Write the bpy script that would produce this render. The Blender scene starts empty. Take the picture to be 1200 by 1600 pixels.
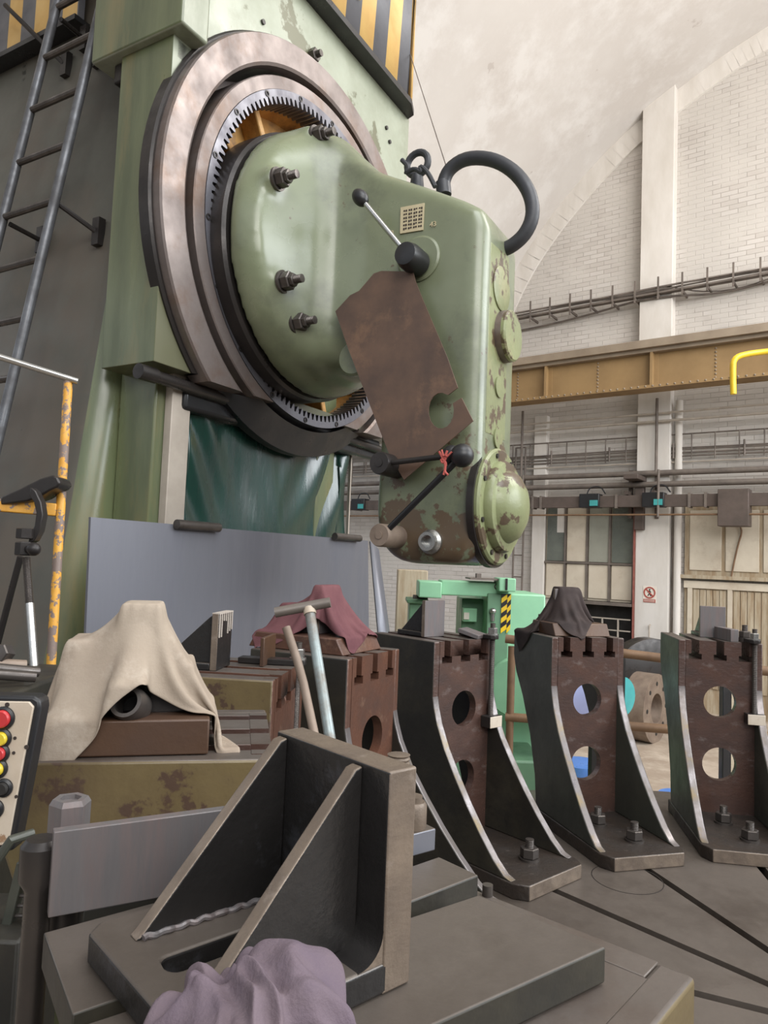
import bpy, bmesh, math, random
import numpy as np
from mathutils import Matrix, Vector
from mathutils.geometry import tessellate_polygon
PI = math.pi
R_ = math.radians
random.seed(7)
col = bpy.context.scene.collection
sc = bpy.context.scene

# ---------------------------------------------------------------- camera, world, lights, exposure
FOC, PITCH, ROLL, CAMZ = 1130.0, R_(3.8), R_(2.3), 2.3
cam_d = bpy.data.cameras.new('camera')
cam = bpy.data.objects.new('camera', cam_d)
col.objects.link(cam)
CM = (Matrix.Rotation(PI/2+PITCH, 3, 'X') @ Matrix.Rotation(ROLL, 3, 'Z'))
cam.matrix_world = Matrix.Translation((0, 0, CAMZ)) @ CM.to_4x4()
cam_d.sensor_fit = 'VERTICAL'
cam_d.sensor_height = 36.0
cam_d.lens = 36.0*FOC/1600.0
cam_d.clip_start = 0.02
cam_d.clip_end = 200
sc.camera = cam

world = bpy.data.worlds.new('world')
sc.world = world
world.use_nodes = True
wn = world.node_tree
bg = wn.nodes['Background']
tc = wn.nodes.new('ShaderNodeTexCoord')
sep = wn.nodes.new('ShaderNodeSeparateXYZ')
rmp = wn.nodes.new('ShaderNodeValToRGB')
wn.links.new(tc.outputs['Generated'], sep.inputs[0])
wn.links.new(sep.outputs['Z'], rmp.inputs[0])
rmp.color_ramp.elements[0].position = 0.0
rmp.color_ramp.elements[0].color = (0.10, 0.095, 0.09, 1)
rmp.color_ramp.elements[1].position = 0.28
rmp.color_ramp.elements[1].color = (0.86, 0.92, 1.0, 1)
wn.links.new(rmp.outputs[0], bg.inputs[0])
bg.inputs[1].default_value = 1.0

def area(name, loc, target, sx, sy, power, color):
    d = bpy.data.lights.new(name, 'AREA')
    d.shape = 'RECTANGLE'; d.size = sx; d.size_y = sy; d.energy = power; d.color = color
    o = bpy.data.objects.new(name, d); col.objects.link(o)
    o.location = loc
    o.rotation_euler = (Vector(target)-Vector(loc)).to_track_quat('-Z', 'Y').to_euler()
    return o
area('window_daylight_right', (11.0, 1.0, 6.5), (0.5, 4.5, 2.5), 9, 5, 1000, (0.93, 0.97, 1.0))
area('window_daylight_behind', (3.0, -6.5, 7.5), (0.3, 4.0, 2.5), 8, 4, 600, (1.0, 0.97, 0.93))
area('fill_far_bay', (6.5, 5.0, 8.9), (1.5, 12.0, 5.5), 5, 4, 560, (1.0, 0.96, 0.91))  # added fill lamp, brightens the far wall and the vault
area('fill_over_table', (1.5, 0.8, 7.5), (1.0, 2.0, 1.0), 3, 3, 160, (0.96, 0.98, 1.0))  # added top lamp, brightens the table and the bracket tops
sc.view_settings.view_transform = 'Standard'
sc.view_settings.look = 'None'
sc.view_settings.gamma = 1
sc.view_settings.use_curve_mapping = False
sc.view_settings.exposure = 0.15

# ---------------------------------------------------------------- turning picture measurements into places
CAM = Vector((0, 0, CAMZ))
def ray(u, v): return CM @ Vector(((u-600)/FOC, -(v-800)/FOC, -1.0))
def onz(u, v, z):
    d = ray(u, v); return CAM + d*((z-CAMZ)/d.z)
def onp(u, v, p, n):
    d = ray(u, v); return CAM + d*((Vector(p)-CAM).dot(n)/d.dot(n))
def aty(u, v, y):
    d = ray(u, v); return CAM + d*(y/d.y)

# ---------------------------------------------------------------- materials
def srgb(c):
    return tuple(((x/255.0)/12.92 if x/255.0 <= 0.04045 else ((x/255.0+0.055)/1.055)**2.4) for x in c)+(1.0,)
def mat(name, c1, c2=None, scale=6.0, rough=0.6, metal=0.0, bump=0.15, bscale=40.0, chip=None, chip_amt=0.42, chip_scale=7.0,
        stretch=(1, 1, 1), rvar=0.15, c3=None, c3_scale=2.0, zgrad=None, coat=0.0, c3_amt=0.5, spec=0.5):
    m = bpy.data.materials.new(name); m.use_nodes = True
    nt = m.node_tree; N = nt.nodes; L = nt.links
    b = N['Principled BSDF']
    b.inputs['Metallic'].default_value = metal
    b.inputs['Specular IOR Level'].default_value = spec
    if coat: b.inputs['Coat Weight'].default_value = coat; b.inputs['Coat Roughness'].default_value = 0.25
    t = N.new('ShaderNodeTexCoord'); mp = N.new('ShaderNodeMapping'); mp.inputs['Scale'].default_value = stretch
    L.new(t.outputs['Object'], mp.inputs[0])
    def noise(s, det=6.0, rg=0.6):
        n = N.new('ShaderNodeTexNoise'); n.inputs['Scale'].default_value = s
        n.inputs['Detail'].default_value = det; n.inputs['Roughness'].default_value = rg
        L.new(mp.outputs[0], n.inputs['Vector']); return n
    def ramp(src, a, bb):
        r = N.new('ShaderNodeMapRange'); r.inputs[1].default_value = a; r.inputs[2].default_value = bb
        L.new(src, r.inputs[0]); return r.outputs[0]
    def mix(f, A, B):
        x = N.new('ShaderNodeMix'); x.data_type = 'RGBA'
        L.new(f, x.inputs[0])
        for k, val in ((6, A), (7, B)):
            if isinstance(val, tuple): x.inputs[k].default_value = val
            else: L.new(val, x.inputs[k])
        return x.outputs[2]
    c2 = c2 or tuple(int(x*0.8) for x in c1)
    n1 = noise(scale)
    c = mix(ramp(n1.outputs[0], 0.35, 0.65), srgb(c1), srgb(c2))
    if c3:
        n3 = noise(c3_scale, 8, 0.7)
        c = mix(ramp(n3.outputs[0], 1-c3_amt-0.05, 1-c3_amt+0.13), c, srgb(c3))
    rsrc = n1.outputs[0]
    if chip:
        n2 = noise(chip_scale, 9, 0.62)
        src = n2.outputs[0]
        if zgrad:
            s = N.new('ShaderNodeSeparateXYZ'); L.new(t.outputs['Object'], s.inputs[0])
            g = N.new('ShaderNodeMapRange'); g.inputs[1].default_value = zgrad[0]; g.inputs[2].default_value = zgrad[1]
            g.inputs[3].default_value = zgrad[2]; g.inputs[4].default_value = 0.0
            L.new(s.outputs[2], g.inputs[0])
            ad = N.new('ShaderNodeMath'); L.new(src, ad.inputs[0]); L.new(g.outputs[0], ad.inputs[1]); src = ad.outputs[0]
        th = 1.0-chip_amt
        c = mix(ramp(src, th, th+0.03), c, srgb(chip))
    L.new(c, b.inputs['Base Color'])
    rr = N.new('ShaderNodeMapRange'); rr.inputs[1].default_value = 0.3; rr.inputs[2].default_value = 0.7
    rr.inputs[3].default_value = max(0.05, rough-rvar); rr.inputs[4].default_value = min(1, rough+rvar)
    L.new(rsrc, rr.inputs[0]); L.new(rr.outputs[0], b.inputs['Roughness'])
    if bump:
        nb = noise(bscale, 4); bn = N.new('ShaderNodeBump'); bn.inputs['Strength'].default_value = bump
        bn.inputs['Distance'].default_value = 0.01
        L.new(nb.outputs[0], bn.inputs['Height']); L.new(bn.outputs[0], b.inputs['Normal'])
    return m

M = {}
M['green'] = mat('machine_green_paint', (120, 127, 101), (107, 113, 88), 2.2, 0.34, 0, 0.06, 14, chip=(90, 74, 56), chip_amt=0.33,
                 chip_scale=9, c3=(88, 92, 76), c3_scale=1.9, c3_amt=0.45, zgrad=(-1.75, -0.8, 0.27), coat=0.3)
M['green_front'] = mat('peeling_green_paint', (130, 136, 98), (114, 118, 84), 3, 0.4, 0, 0.25, 18, chip=(84, 70, 54), chip_amt=0.46,
                 chip_scale=8, c3=(150, 142, 108), c3_scale=4, c3_amt=0.42)
M['green_pale'] = mat('pale_green_paint', (148, 153, 136), (130, 135, 116), 2.5, 0.4, 0, 0.05, 20, c3=(104, 108, 88), c3_scale=1.1, c3_amt=.46,
                 stretch=(1, 1, .4), coat=0.2)
M['carr'] = mat('grimy_pale_green_paint', (148, 153, 136), (130, 135, 116), 2.5, 0.4, 0, 0.05, 20, c3=(118, 122, 102), c3_scale=1.4, c3_amt=.44, chip=(92, 92, 68), chip_amt=.40, chip_scale=3, zgrad=(3.1, 5.0, .55), coat=.2)
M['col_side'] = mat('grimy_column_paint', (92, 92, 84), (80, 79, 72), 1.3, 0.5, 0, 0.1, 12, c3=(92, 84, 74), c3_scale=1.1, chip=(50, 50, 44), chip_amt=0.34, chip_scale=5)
M['col_front'] = mat('column_green_paint', (104, 112, 80), (82, 90, 64), 1.8, 0.36, 0, 0.08, 12, c3=(116, 108, 72), c3_scale=1.4, c3_amt=0.44,
                 stretch=(3, 3, .5), coat=0.4)
M['steel'] = mat('ground_steel', (132, 122, 118), (112, 102, 98), 5, 0.45, 0.55, 0.03, 60, c3=(108, 86, 72), c3_scale=1.8, c3_amt=0.45)
M['steel_dark'] = mat('dark_oiled_steel', (58, 54, 52), (44, 41, 40), 6, 0.36, 0.4, 0.05, 50)
M['teeth'] = mat('gear_ring_steel', (118, 118, 124), (98, 96, 102), 8, 0.42, 0.7, 0.05, 60)
M['ochre'] = mat('ochre_primer', (206, 158, 88), (186, 134, 70), 4, 0.6, 0, 0.1, 20, c3=(116, 82, 52), c3_scale=3)
M['black'] = mat('black_plastic', (36, 36, 38), (28, 28, 30), 6, 0.38, 0, 0.05, 40)
M['rubber'] = mat('black_rubber_hose', (52, 53, 58), (42, 43, 46), 6, 0.5, 0, 0.05, 60)
M['chrome'] = mat('bare_bright_steel', (190, 190, 188), (165, 163, 158), 9, 0.28, 0.9, 0.02, 60)
M['worn'] = mat('worn_bare_edge', (128, 122, 122), (104, 97, 92), 14, 0.38, 0.55, 0.08, 40, c3=(140, 122, 86), c3_scale=7, c3_amt=0.40)
M['side_black'] = mat('oily_black_casting', (40, 38, 33), (30, 28, 25), 4, 0.5, 0, 0.12, 25, c3=(54, 50, 40), c3_scale=3)
M['side_grey'] = mat('oily_grey_green_casting', (70, 72, 64), (58, 59, 53), 4, 0.42, 0.1, 0.12, 25)
M['face_brown'] = mat('oily_brown_face', (86, 64, 56), (64, 48, 43), 5, 0.32, 0.15, 0.16, 45, c3=(112, 100, 96), c3_scale=9, c3_amt=0.40, stretch=(1, 1.0, 1.8))
M['face_rust'] = mat('rusty_brown_face', (100, 68, 54), (76, 54, 45), 5, 0.35, 0.1, 0.16, 45, c3=(124, 96, 78), c3_scale=9, c3_amt=0.38)
M['olive'] = mat('olive_paint_side', (110, 96, 64), (88, 73, 48), 4.5, 0.42, 0, 0.15, 25, chip=(70, 52, 40), chip_amt=0.44, chip_scale=9, c3=(84, 70, 44), c3_scale=3)
M['top'] = mat('oiled_top_steel', (104, 96, 90), (88, 80, 74), 5, 0.42, 0.3, 0.06, 60, c3=(82, 70, 62), c3_scale=3)
M['plate'] = mat('oiled_plate_steel', (100, 92, 85), (88, 80, 73), 4, 0.45, 0.25, 0.05, 80, c3=(78, 70, 63), c3_scale=2.5)
M['plate_grey'] = mat('grey_bar_steel', (112, 108, 108), (98, 94, 94), 5, 0.5, 0.3, 0.05, 50, c3=(114, 102, 100), c3_scale=6, stretch=(6, 6, .6))
M['angle'] = mat('black_angle_casting', (46, 44, 43), (33, 31, 30), 9, 0.36, 0.2, 0.12, 60, c3=(70, 70, 74), c3_scale=14, c3_amt=0.38)
M['angle_face'] = mat('scuffed_angle_edge', (126, 112, 98), (96, 84, 74), 14, 0.45, 0.3, 0.15, 60, c3=(150, 138, 128), c3_scale=22, c3_amt=0.38)
M['brown_block'] = mat('brown_block_steel', (88, 64, 46), (72, 52, 40), 4, 0.4, 0.15, 0.08, 40)
M['sheet'] = mat('grey_blue_sheet_metal', (118, 119, 126), (106, 107, 115), 2, 0.42, 0.3, 0.02, 30, stretch=(3, 3, .5))
M['wallbrick'] = None
M['plaster'] = mat('white_pilaster_paint', (214, 209, 203), (200, 194, 186), 3, 0.8, 0, 0.15, 20, stretch=(1, 1, .3))
M['vault'] = mat('stained_vault_plaster', (198, 193, 188), (186, 179, 173), 0.6, 0.85, 0, 0.12, 6, c3=(205, 201, 197), c3_scale=1.2, chip=(178, 170, 164), chip_amt=0.33, chip_scale=2.2)
M['beam'] = mat('ochre_girder_paint', (152, 124, 84), (136, 110, 74), 1.5, 0.6, 0, 0.05, 20)
M['beam_flange'] = mat('dusty_girder_flange', (146, 132, 114), (128, 114, 98), 2, 0.7, 0, 0.05, 20)
M['pipe'] = mat('dusty_grey_pipe', (120, 110, 102), (98, 90, 84), 4, 0.6, 0.2, 0.05, 30)
M['pipe_pale'] = mat('pale_dusty_pipe', (176, 166, 154), (156, 146, 134), 4, 0.7, 0, 0.05, 30)
M['pipe_dark'] = mat('dark_brown_duct', (92, 80, 74), (78, 68, 62), 4, 0.6, 0.1, 0.05, 30)
M['cream'] = mat('aged_cream_paint', (206, 196, 178), (190, 178, 160), 2, 0.7, 0, 0.1, 20, c3=(170, 154, 134), c3_scale=1.6, c3_amt=0.40)
M['cream_wood'] = mat('aged_cream_wood', (182, 170, 148), (164, 150, 128), 3, 0.7, 0, 0.2, 20, stretch=(5, 5, .5), c3=(146, 124, 96), c3_scale=2)
M['yellow'] = mat('bright_yellow_paint', (226, 190, 40), (210, 172, 32), 4, 0.4, 0, 0.03, 20)
M['yellow_chip'] = mat('chipped_orange_yellow_paint', (214, 158, 60), (196, 140, 50), 8, 0.5, 0, 0.15, 30, chip=(120, 104, 96), chip_amt=0.50, chip_scale=22)
M['stripe_y'] = mat('faded_yellow_stripe', (206, 170, 104), (192, 152, 88), 4, 0.55, 0, 0.03, 20)
M['stripe_k'] = mat('faded_grey_stripe', (98, 98, 102), (84, 84, 88), 4, 0.5, 0, 0.03, 20)
M['plastic'] = mat('dark_green_plastic_sheet', (30, 62, 54), (24, 50, 44), 3, 0.22, 0, 0.25, 6, coat=0.6, stretch=(4, 4, 0.7))
M['mint'] = mat('mint_green_paint', (144, 196, 158), (130, 182, 146), 3, 0.45, 0, 0.04, 20)
M['mint_dark'] = mat('dull_green_paint', (104, 142, 112), (92, 128, 100), 3, 0.45, 0, 0.04, 20)
M['floor'] = mat('worn_shop_floor', (164, 148, 132), (146, 130, 114), 1.3, 0.6, 0, 0.1, 20, c3=(182, 168, 152), c3_scale=2)
M['beige'] = mat('beige_suede_cloth', (158, 145, 130), (142, 128, 114), 5, 0.95, 0, 0.12, 200, c3=(172, 160, 146), c3_scale=12, c3_amt=0.42, spec=0.1)
M['base'] = mat('oily_base_plate', (60, 52, 46), (46, 40, 36), 8, 0.42, 0.15, 0.3, 50, c3=(86, 78, 72), c3_scale=22, c3_amt=0.36)
M['maroon'] = mat('maroon_cloth', (112, 76, 78), (96, 64, 68), 6, 0.95, 0, 0.15, 200, spec=0.1)
M['blackcloth'] = mat('black_brown_cloth', (58, 48, 46), (46, 40, 39), 6, 0.8, 0, 0.15, 200, spec=0.2)
M['purple'] = mat('greyed_purple_cloth', (112, 99, 104), (98, 87, 98), 9, 0.95, 0, 0.2, 300, c3=(98, 86, 122), c3_scale=8, c3_amt=0.36, spec=0.1)
M['brass_plate'] = mat('cream_data_plate', (196, 184, 152), (184, 170, 138), 8, 0.5, 0.1, 0.02, 40)
M['ink'] = mat('dark_ink', (56, 46, 40), (48, 40, 36), 8, 0.7, 0, 0)
M['brownplate'] = mat('brown_sheet_plate', (108, 84, 68), (86, 70, 62), 4.5, 0.42, 0.2, 0.04, 30, c3=(132, 102, 80), c3_scale=3.0, c3_amt=0.42)
M['red'] = mat('red_enamel', (176, 52, 50), (160, 44, 44), 6, 0.4, 0, 0)
M['signred'] = mat('sign_red', (168, 78, 68), (156, 70, 60), 6, 0.6, 0, 0)
M['redstrip'] = mat('dull_red_strip', (132, 70, 62), (150, 96, 84), 9, 0.7, 0, 0.1)
M['ladder'] = mat('worn_grey_ladder_steel', (104, 106, 110), (82, 82, 84), 12, 0.42, 0.35, 0.05, 60)
M['white'] = mat('sign_white', (224, 216, 204), (214, 206, 194), 6, 0.6, 0, 0)
M['button_red'] = mat('button_red', (190, 58, 60), (176, 50, 52), 6, 0.3, 0, 0)
M['button_yellow'] = mat('button_yellow', (212, 188, 60), (200, 176, 50), 6, 0.3, 0, 0)
M['panel'] = mat('stained_cream_panel', (196, 184, 168), (176, 160, 140), 8, 0.55, 0, 0.05, 60, chip=(140, 110, 84), chip_amt=0.36, chip_scale=30)
M['teal'] = mat('teal_plastic', (70, 160, 160), (60, 146, 146), 6, 0.4, 0, 0)
M['blue'] = mat('blue_enamel', (84, 128, 200), (76, 118, 190), 4, 0.4, 0, 0)
M['bluewhite'] = mat('pale_blue_white_panel', (178, 184, 226), (168, 174, 216), 4, 0.4, 0, 0)
M['glass_dark'] = mat('dusty_window_glass', (112, 116, 108), (86, 90, 84), 2, 0.25, 0, 0)
M['glass_pale'] = mat('dusty_pale_glass', (158, 158, 146), (142, 142, 130), 2, 0.3, 0, 0)
M['dark_gap'] = mat('dark_interior', (34, 31, 29), (28, 26, 24), 4, 0.8, 0, 0)
M['socket'] = mat('fitting_steel', (96, 90, 86), (74, 68, 64), 10, 0.38, 0.6, 0.05, 60)
M['rust_pipe'] = mat('rusty_rail_pipe', (126, 98, 72), (106, 82, 62), 6, 0.6, 0.2, 0.05, 60)
M['brownrust'] = mat('rust_brown_ring', (138, 122, 108), (112, 96, 84), 6, 0.6, 0.2, 0.05, 60)
M['tail'] = mat('paint_drips_white', (176, 166, 156), (160, 150, 140), 8, 0.6, 0, 0)
M['redrag'] = mat('pink_red_string', (186, 92, 84), (176, 84, 76), 8, 0.8, 0, 0)

M['shaft'] = mat('pale_blue_grey_steel', (150, 162, 162), (132, 142, 142), 9, 0.4, 0.4, 0.05, 60, c3=(120, 112, 104), c3_scale=8)
M['bar_grey'] = mat('dull_grey_bar', (128, 120, 112), (108, 100, 94), 9, 0.45, 0.4, 0.05, 60)
def brick_mat():
    m = bpy.data.materials.new('whitewashed_brick'); m.use_nodes = True
    nt = m.node_tree; N = nt.nodes; L = nt.links; b = N['Principled BSDF']; b.inputs['Roughness'].default_value = 0.85
    t = N.new('ShaderNodeTexCoord'); br = N.new('ShaderNodeTexBrick')
    nz = N.new('ShaderNodeTexNoise'); nz.inputs['Scale'].default_value = 1.1; nz.inputs['Detail'].default_value = 8
    mp = N.new('ShaderNodeMapping'); mp.inputs['Rotation'].default_value = (PI/2, 0, 0)
    L.new(t.outputs['Object'], mp.inputs[0]); L.new(mp.outputs[0], br.inputs[0]); L.new(t.outputs['Object'], nz.inputs[0])
    br.inputs['Scale'].default_value = 1.0; br.inputs['Brick Width'].default_value = 0.27; br.inputs['Row Height'].default_value = 0.085
    br.inputs['Mortar Size'].default_value = 0.008; br.inputs['Mortar Smooth'].default_value = 0.6
    br.inputs['Color1'].default_value = srgb((208, 202, 196)); br.inputs['Color2'].default_value = srgb((196, 189, 182)); br.inputs['Mortar'].default_value = srgb((182, 175, 168))
    n2 = N.new('ShaderNodeTexNoise'); n2.inputs['Scale'].default_value = 2.3; n2.inputs['Detail'].default_value = 5; L.new(t.outputs['Object'], n2.inputs[0])
    mr = N.new('ShaderNodeMapRange'); mr.inputs[1].default_value = 0.48; mr.inputs[2].default_value = 0.60; L.new(n2.outputs[0], mr.inputs[0])
    mx = N.new('ShaderNodeMix'); mx.data_type = 'RGBA'; L.new(mr.outputs[0], mx.inputs[0])
    mx.inputs[6].default_value = srgb((203, 197, 190)); L.new(br.outputs[0], mx.inputs[7])
    m2 = N.new('ShaderNodeMix'); m2.data_type = 'RGBA'; m2.blend_type = 'MULTIPLY'; m2.inputs[0].default_value = 0.25
    L.new(mx.outputs[2], m2.inputs[6]); L.new(nz.outputs[0], m2.inputs[7])
    L.new(m2.outputs[2], b.inputs['Base Color'])
    bp = N.new('ShaderNodeBump'); bp.inputs['Strength'].default_value = 0.5; bp.inputs['Distance'].default_value = 0.02; bp.invert = True
    L.new(br.outputs['Fac'], bp.inputs['Height']); L.new(bp.outputs[0], b.inputs['Normal'])
    return m
M['wallbrick'] = brick_mat()

# ---------------------------------------------------------------- mesh building
WM = {}
def ident(): return Matrix.Identity(4)
def frame(o, x, z=(0, 0, 1)):
    x = Vector(x).normalized(); z = Vector(z).normalized(); y = z.cross(x).normalized(); z = x.cross(y)
    m = Matrix((x, y, z)).transposed().to_4x4(); m.translation = Vector(o); return m
def axis_frame(p, d):
    d = Vector(d).normalized()
    u = Vector((0, 0, 1)) if abs(d.z) < 0.95 else Vector((1, 0, 0))
    x = u.cross(d).normalized(); y = d.cross(x)
    m = Matrix((x, y, d)).transposed().to_4x4(); m.translation = Vector(p); return m
class MB:
    def __init__(s, F=None):
        s.v = []; s.f = []; s.mi = []; s.F = F or ident(); s.cur = 0
    def add(s, vs, fs, T=None):
        k = len(s.v); T = s.F @ T if T else s.F
        s.v += [T @ Vector(p) for p in vs]
        s.f += [[k+i for i in f] for f in fs]; s.mi += [s.cur]*len(fs); return s
    def box(s, x0, x1, y0, y1, z0, z1, T=None):
        vs = [(x, y, z) for x in (x0, x1) for y in (y0, y1) for z in (z0, z1)]
        return s.add(vs, [(0, 1, 3, 2), (4, 6, 7, 5), (0, 4, 5, 1), (2, 3, 7, 6), (0, 2, 6, 4), (1, 5, 7, 3)], T)
    def prism(s, outer, holes=(), d0=0, d1=1, fn=None, T=None):
        """outer, holes: 2D loops; fn(a, b, d) gives the 3D point"""
        fn = fn or (lambda a, b, d: (a, b, d))
        loops = [list(outer)]+[list(h) for h in holes]
        tri = tessellate_polygon([[Vector((a, b, 0)) for a, b in l] for l in loops])
        pts = [p for l in loops for p in l]; n = len(pts)
        vs = [fn(a, b, d0) for a, b in pts]+[fn(a, b, d1) for a, b in pts]
        fs = []
        if len(loops) == 1:
            fs += [tuple(range(n)), tuple(range(2*n-1, n-1, -1))]
        else:
            for t in tri: fs += [tuple(t), tuple(i+n for i in reversed(t))]
        k = 0
        for l in loops:
            m = len(l)
            for i in range(m):
                a = k+i; b = k+(i+1) % m; fs.append((a, b, b+n, a+n))
            k += m
        return s.add(vs, fs, T)
    def lathe(s, prof, p, d, seg=32, T=None):
        """prof: (radius, distance along d)"""
        A = axis_frame(p, d); vs = []; fs = []
        for r, h in prof:
            for i in range(seg):
                a = 2*PI*i/seg; vs.append(A @ Vector((r*math.cos(a), r*math.sin(a), h)))
        for j in range(len(prof)-1):
            for i in range(seg):
                k = (i+1) % seg; fs.append((j*seg+i, j*seg+k, (j+1)*seg+k, (j+1)*seg+i))
        shut = prof[0] == prof[-1]
        if prof[0][0] > 1e-5 and not shut: fs.append(tuple(range(seg-1, -1, -1)))
        if prof[-1][0] > 1e-5 and not shut: fs.append(tuple((len(prof)-1)*seg+i for i in range(seg)))
        return s.add(vs, fs, T)
    def cyl(s, a, b, r, seg=20, r2=None, T=None):
        a = Vector(a); b = Vector(b)
        return s.lathe([(r, 0), (r if r2 is None else r2, (b-a).length)], a, b-a, seg, T)
    def ball(s, p, r, seg=20, T=None, d=(0, 0, 1), sz=1.0):
        pr = [(r*math.sin(PI*i/12), -r*sz*math.cos(PI*i/12)) for i in range(13)]
        return s.lathe(pr, p, d, seg, T)
    def hexn(s, p, d, r, h, T=None):
        return s.lathe([(r*.9, 0), (r, h*.08), (r, h*.92), (r*.88, h)], p, d, 6, T)
    def stud(s, p, d, r, h, T=None):
        prof = [(r, 0)]; k = max(3, int(h/(r*.35)))
        for i in range(k):
            prof += [(r, h*(i+.1)/k), (r*.88, h*(i+.5)/k), (r, h*(i+.9)/k)]
        prof.append((r*.85, h)); return s.lathe(prof, p, d, 16, T)
    def tube(s, pts, r, seg=10, smooth=0, T=None, closed=False):
        P = [Vector(p) for p in pts]
        for _ in range(smooth):
            Q = [P[0]]
            for i in range(len(P)-1):
                Q += [P[i].lerp(P[i+1], .25), P[i].lerp(P[i+1], .75)]
            Q.append(P[-1]); P = Q
        n = len(P); vs = []; fs = []
        up = None
        for i, p in enumerate(P):
            d = (P[(i+1) % n]-P[i-1]) if closed else (P[min(i+1, n-1)]-P[max(i-1, 0)])
            d.normalize()
            if up is None: up = d.orthogonal().normalized()
            up = (up-d*up.dot(d)).normalized(); w = d.cross(up)
            for k in range(seg):
                a = 2*PI*k/seg; vs.append(p+(up*math.cos(a)+w*math.sin(a))*r)
        for i in range(n if closed else n-1):
            j = (i+1) % n
            for k in range(seg):
                l = (k+1) % seg; fs.append((i*seg+k, i*seg+l, j*seg+l, j*seg+k))
        if not closed:
            fs += [tuple(range(seg-1, -1, -1)), tuple((n-1)*seg+k for k in range(seg))]
        return s.add(vs, fs, T)
    def build(s, name, m, parent=None, bevel=0, smooth=35, bseg=2, sub=0, pick=None, weld=True):
        me = bpy.data.meshes.new(name)
        if parent is not None:
            inv = WM[parent].inverted(); W = WM[parent]
        else:
            xs = [v.x for v in s.v]; ys = [v.y for v in s.v]; zs = [v.z for v in s.v]
            W = Matrix.Translation(((min(xs)+max(xs))/2, (min(ys)+max(ys))/2, min(zs)))
            if s.F != ident():
                R = s.F.to_3x3().to_4x4(); W = W @ R
            inv = W.inverted()
        bm = bmesh.new()
        vv = [bm.verts.new(inv @ v) for v in s.v]
        for f, mi in zip(s.f, s.mi):
            try:
                ff = bm.faces.new([vv[i] for i in f]); ff.material_index = mi
            except ValueError: pass
        if weld: bmesh.ops.remove_doubles(bm, verts=bm.verts, dist=1e-5)
        bmesh.ops.recalc_face_normals(bm, faces=bm.faces)
        mats = m if isinstance(m, (list, tuple)) else [m]
        if pick:
            for f in bm.faces:
                wn_ = (W.to_3x3() @ f.normal); wc = W @ f.calc_center_median()
                k = pick(wn_, wc)
                if k is not None: f.material_index = k
        bm.to_mesh(me); bm.free()
        for x in mats: me.materials.append(x)
        if smooth:
            me.shade_smooth(); me.set_sharp_from_angle(angle=R_(smooth))
        o = bpy.data.objects.new(name, me); col.objects.link(o)
        if parent is not None: o.parent = parent
        else: o.matrix_world = W
        WM[o] = W
        if bevel:
            b = o.modifiers.new('bevel', 'BEVEL'); b.width = bevel; b.segments = bseg; b.limit_method = 'ANGLE'; b.angle_limit = R_(38)
            b.harden_normals = False
        if sub:
            q = o.modifiers.new('sub', 'SUBSURF'); q.levels = sub; q.render_levels = sub
        return o
def tag(o, label=None, cat=None, group=None, kind=None):
    if label: o['label'] = label
    if cat: o['category'] = cat
    if group: o['group'] = group
    if kind: o['kind'] = kind
    return o
def thing(name, W, label, cat, group=None):
    o = bpy.data.objects.new(name, None); col.objects.link(o)
    if not isinstance(W, Matrix): W = Matrix.Translation(Vector(W))
    o.matrix_world = W; WM[o] = W; o.empty_display_size = .1
    return tag(o, label, cat, group)
def struct(o): o['kind'] = 'structure'; return o
def copy_tree(o, W, label, parent=None, group=None):
    c = o.copy(); col.objects.link(c)
    if parent is None:
        c.matrix_world = W; WM[c] = W
        c['label'] = label
        if group: c['group'] = group
    else: c.parent = parent
    for ch in [x for x in col.objects if x.parent == o]: copy_tree(ch, None, None, c)
    return c
def circle(cx, cy, rx, ry=None, n=28, a0=0, a1=2*PI):
    ry = ry or rx
    full = abs(a1-a0-2*PI) < 1e-6
    return [(cx+rx*math.cos(a0+(a1-a0)*i/(n if full else n-1)), cy+ry*math.sin(a0+(a1-a0)*i/(n if full else n-1))) for i in range(n)]
def textmesh(body, size, W, m, parent, name='lettering', ext=0.001):
    cu = bpy.data.curves.new(name, 'FONT'); cu.body = body; cu.size = size; cu.extrude = ext; cu.align_x = 'CENTER'; cu.align_y = 'CENTER'
    t = bpy.data.objects.new(name, cu); col.objects.link(t)
    dg = bpy.context.evaluated_depsgraph_get(); dg.update()
    me = bpy.data.meshes.new_from_object(t.evaluated_get(dg)); bpy.data.objects.remove(t)
    me.transform(WM[parent].inverted() @ W) if parent else None
    me.materials.clear(); me.materials.append(m)
    o = bpy.data.objects.new(name, me); col.objects.link(o); o.parent = parent; WM[o] = WM[parent]
    return o

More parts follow.
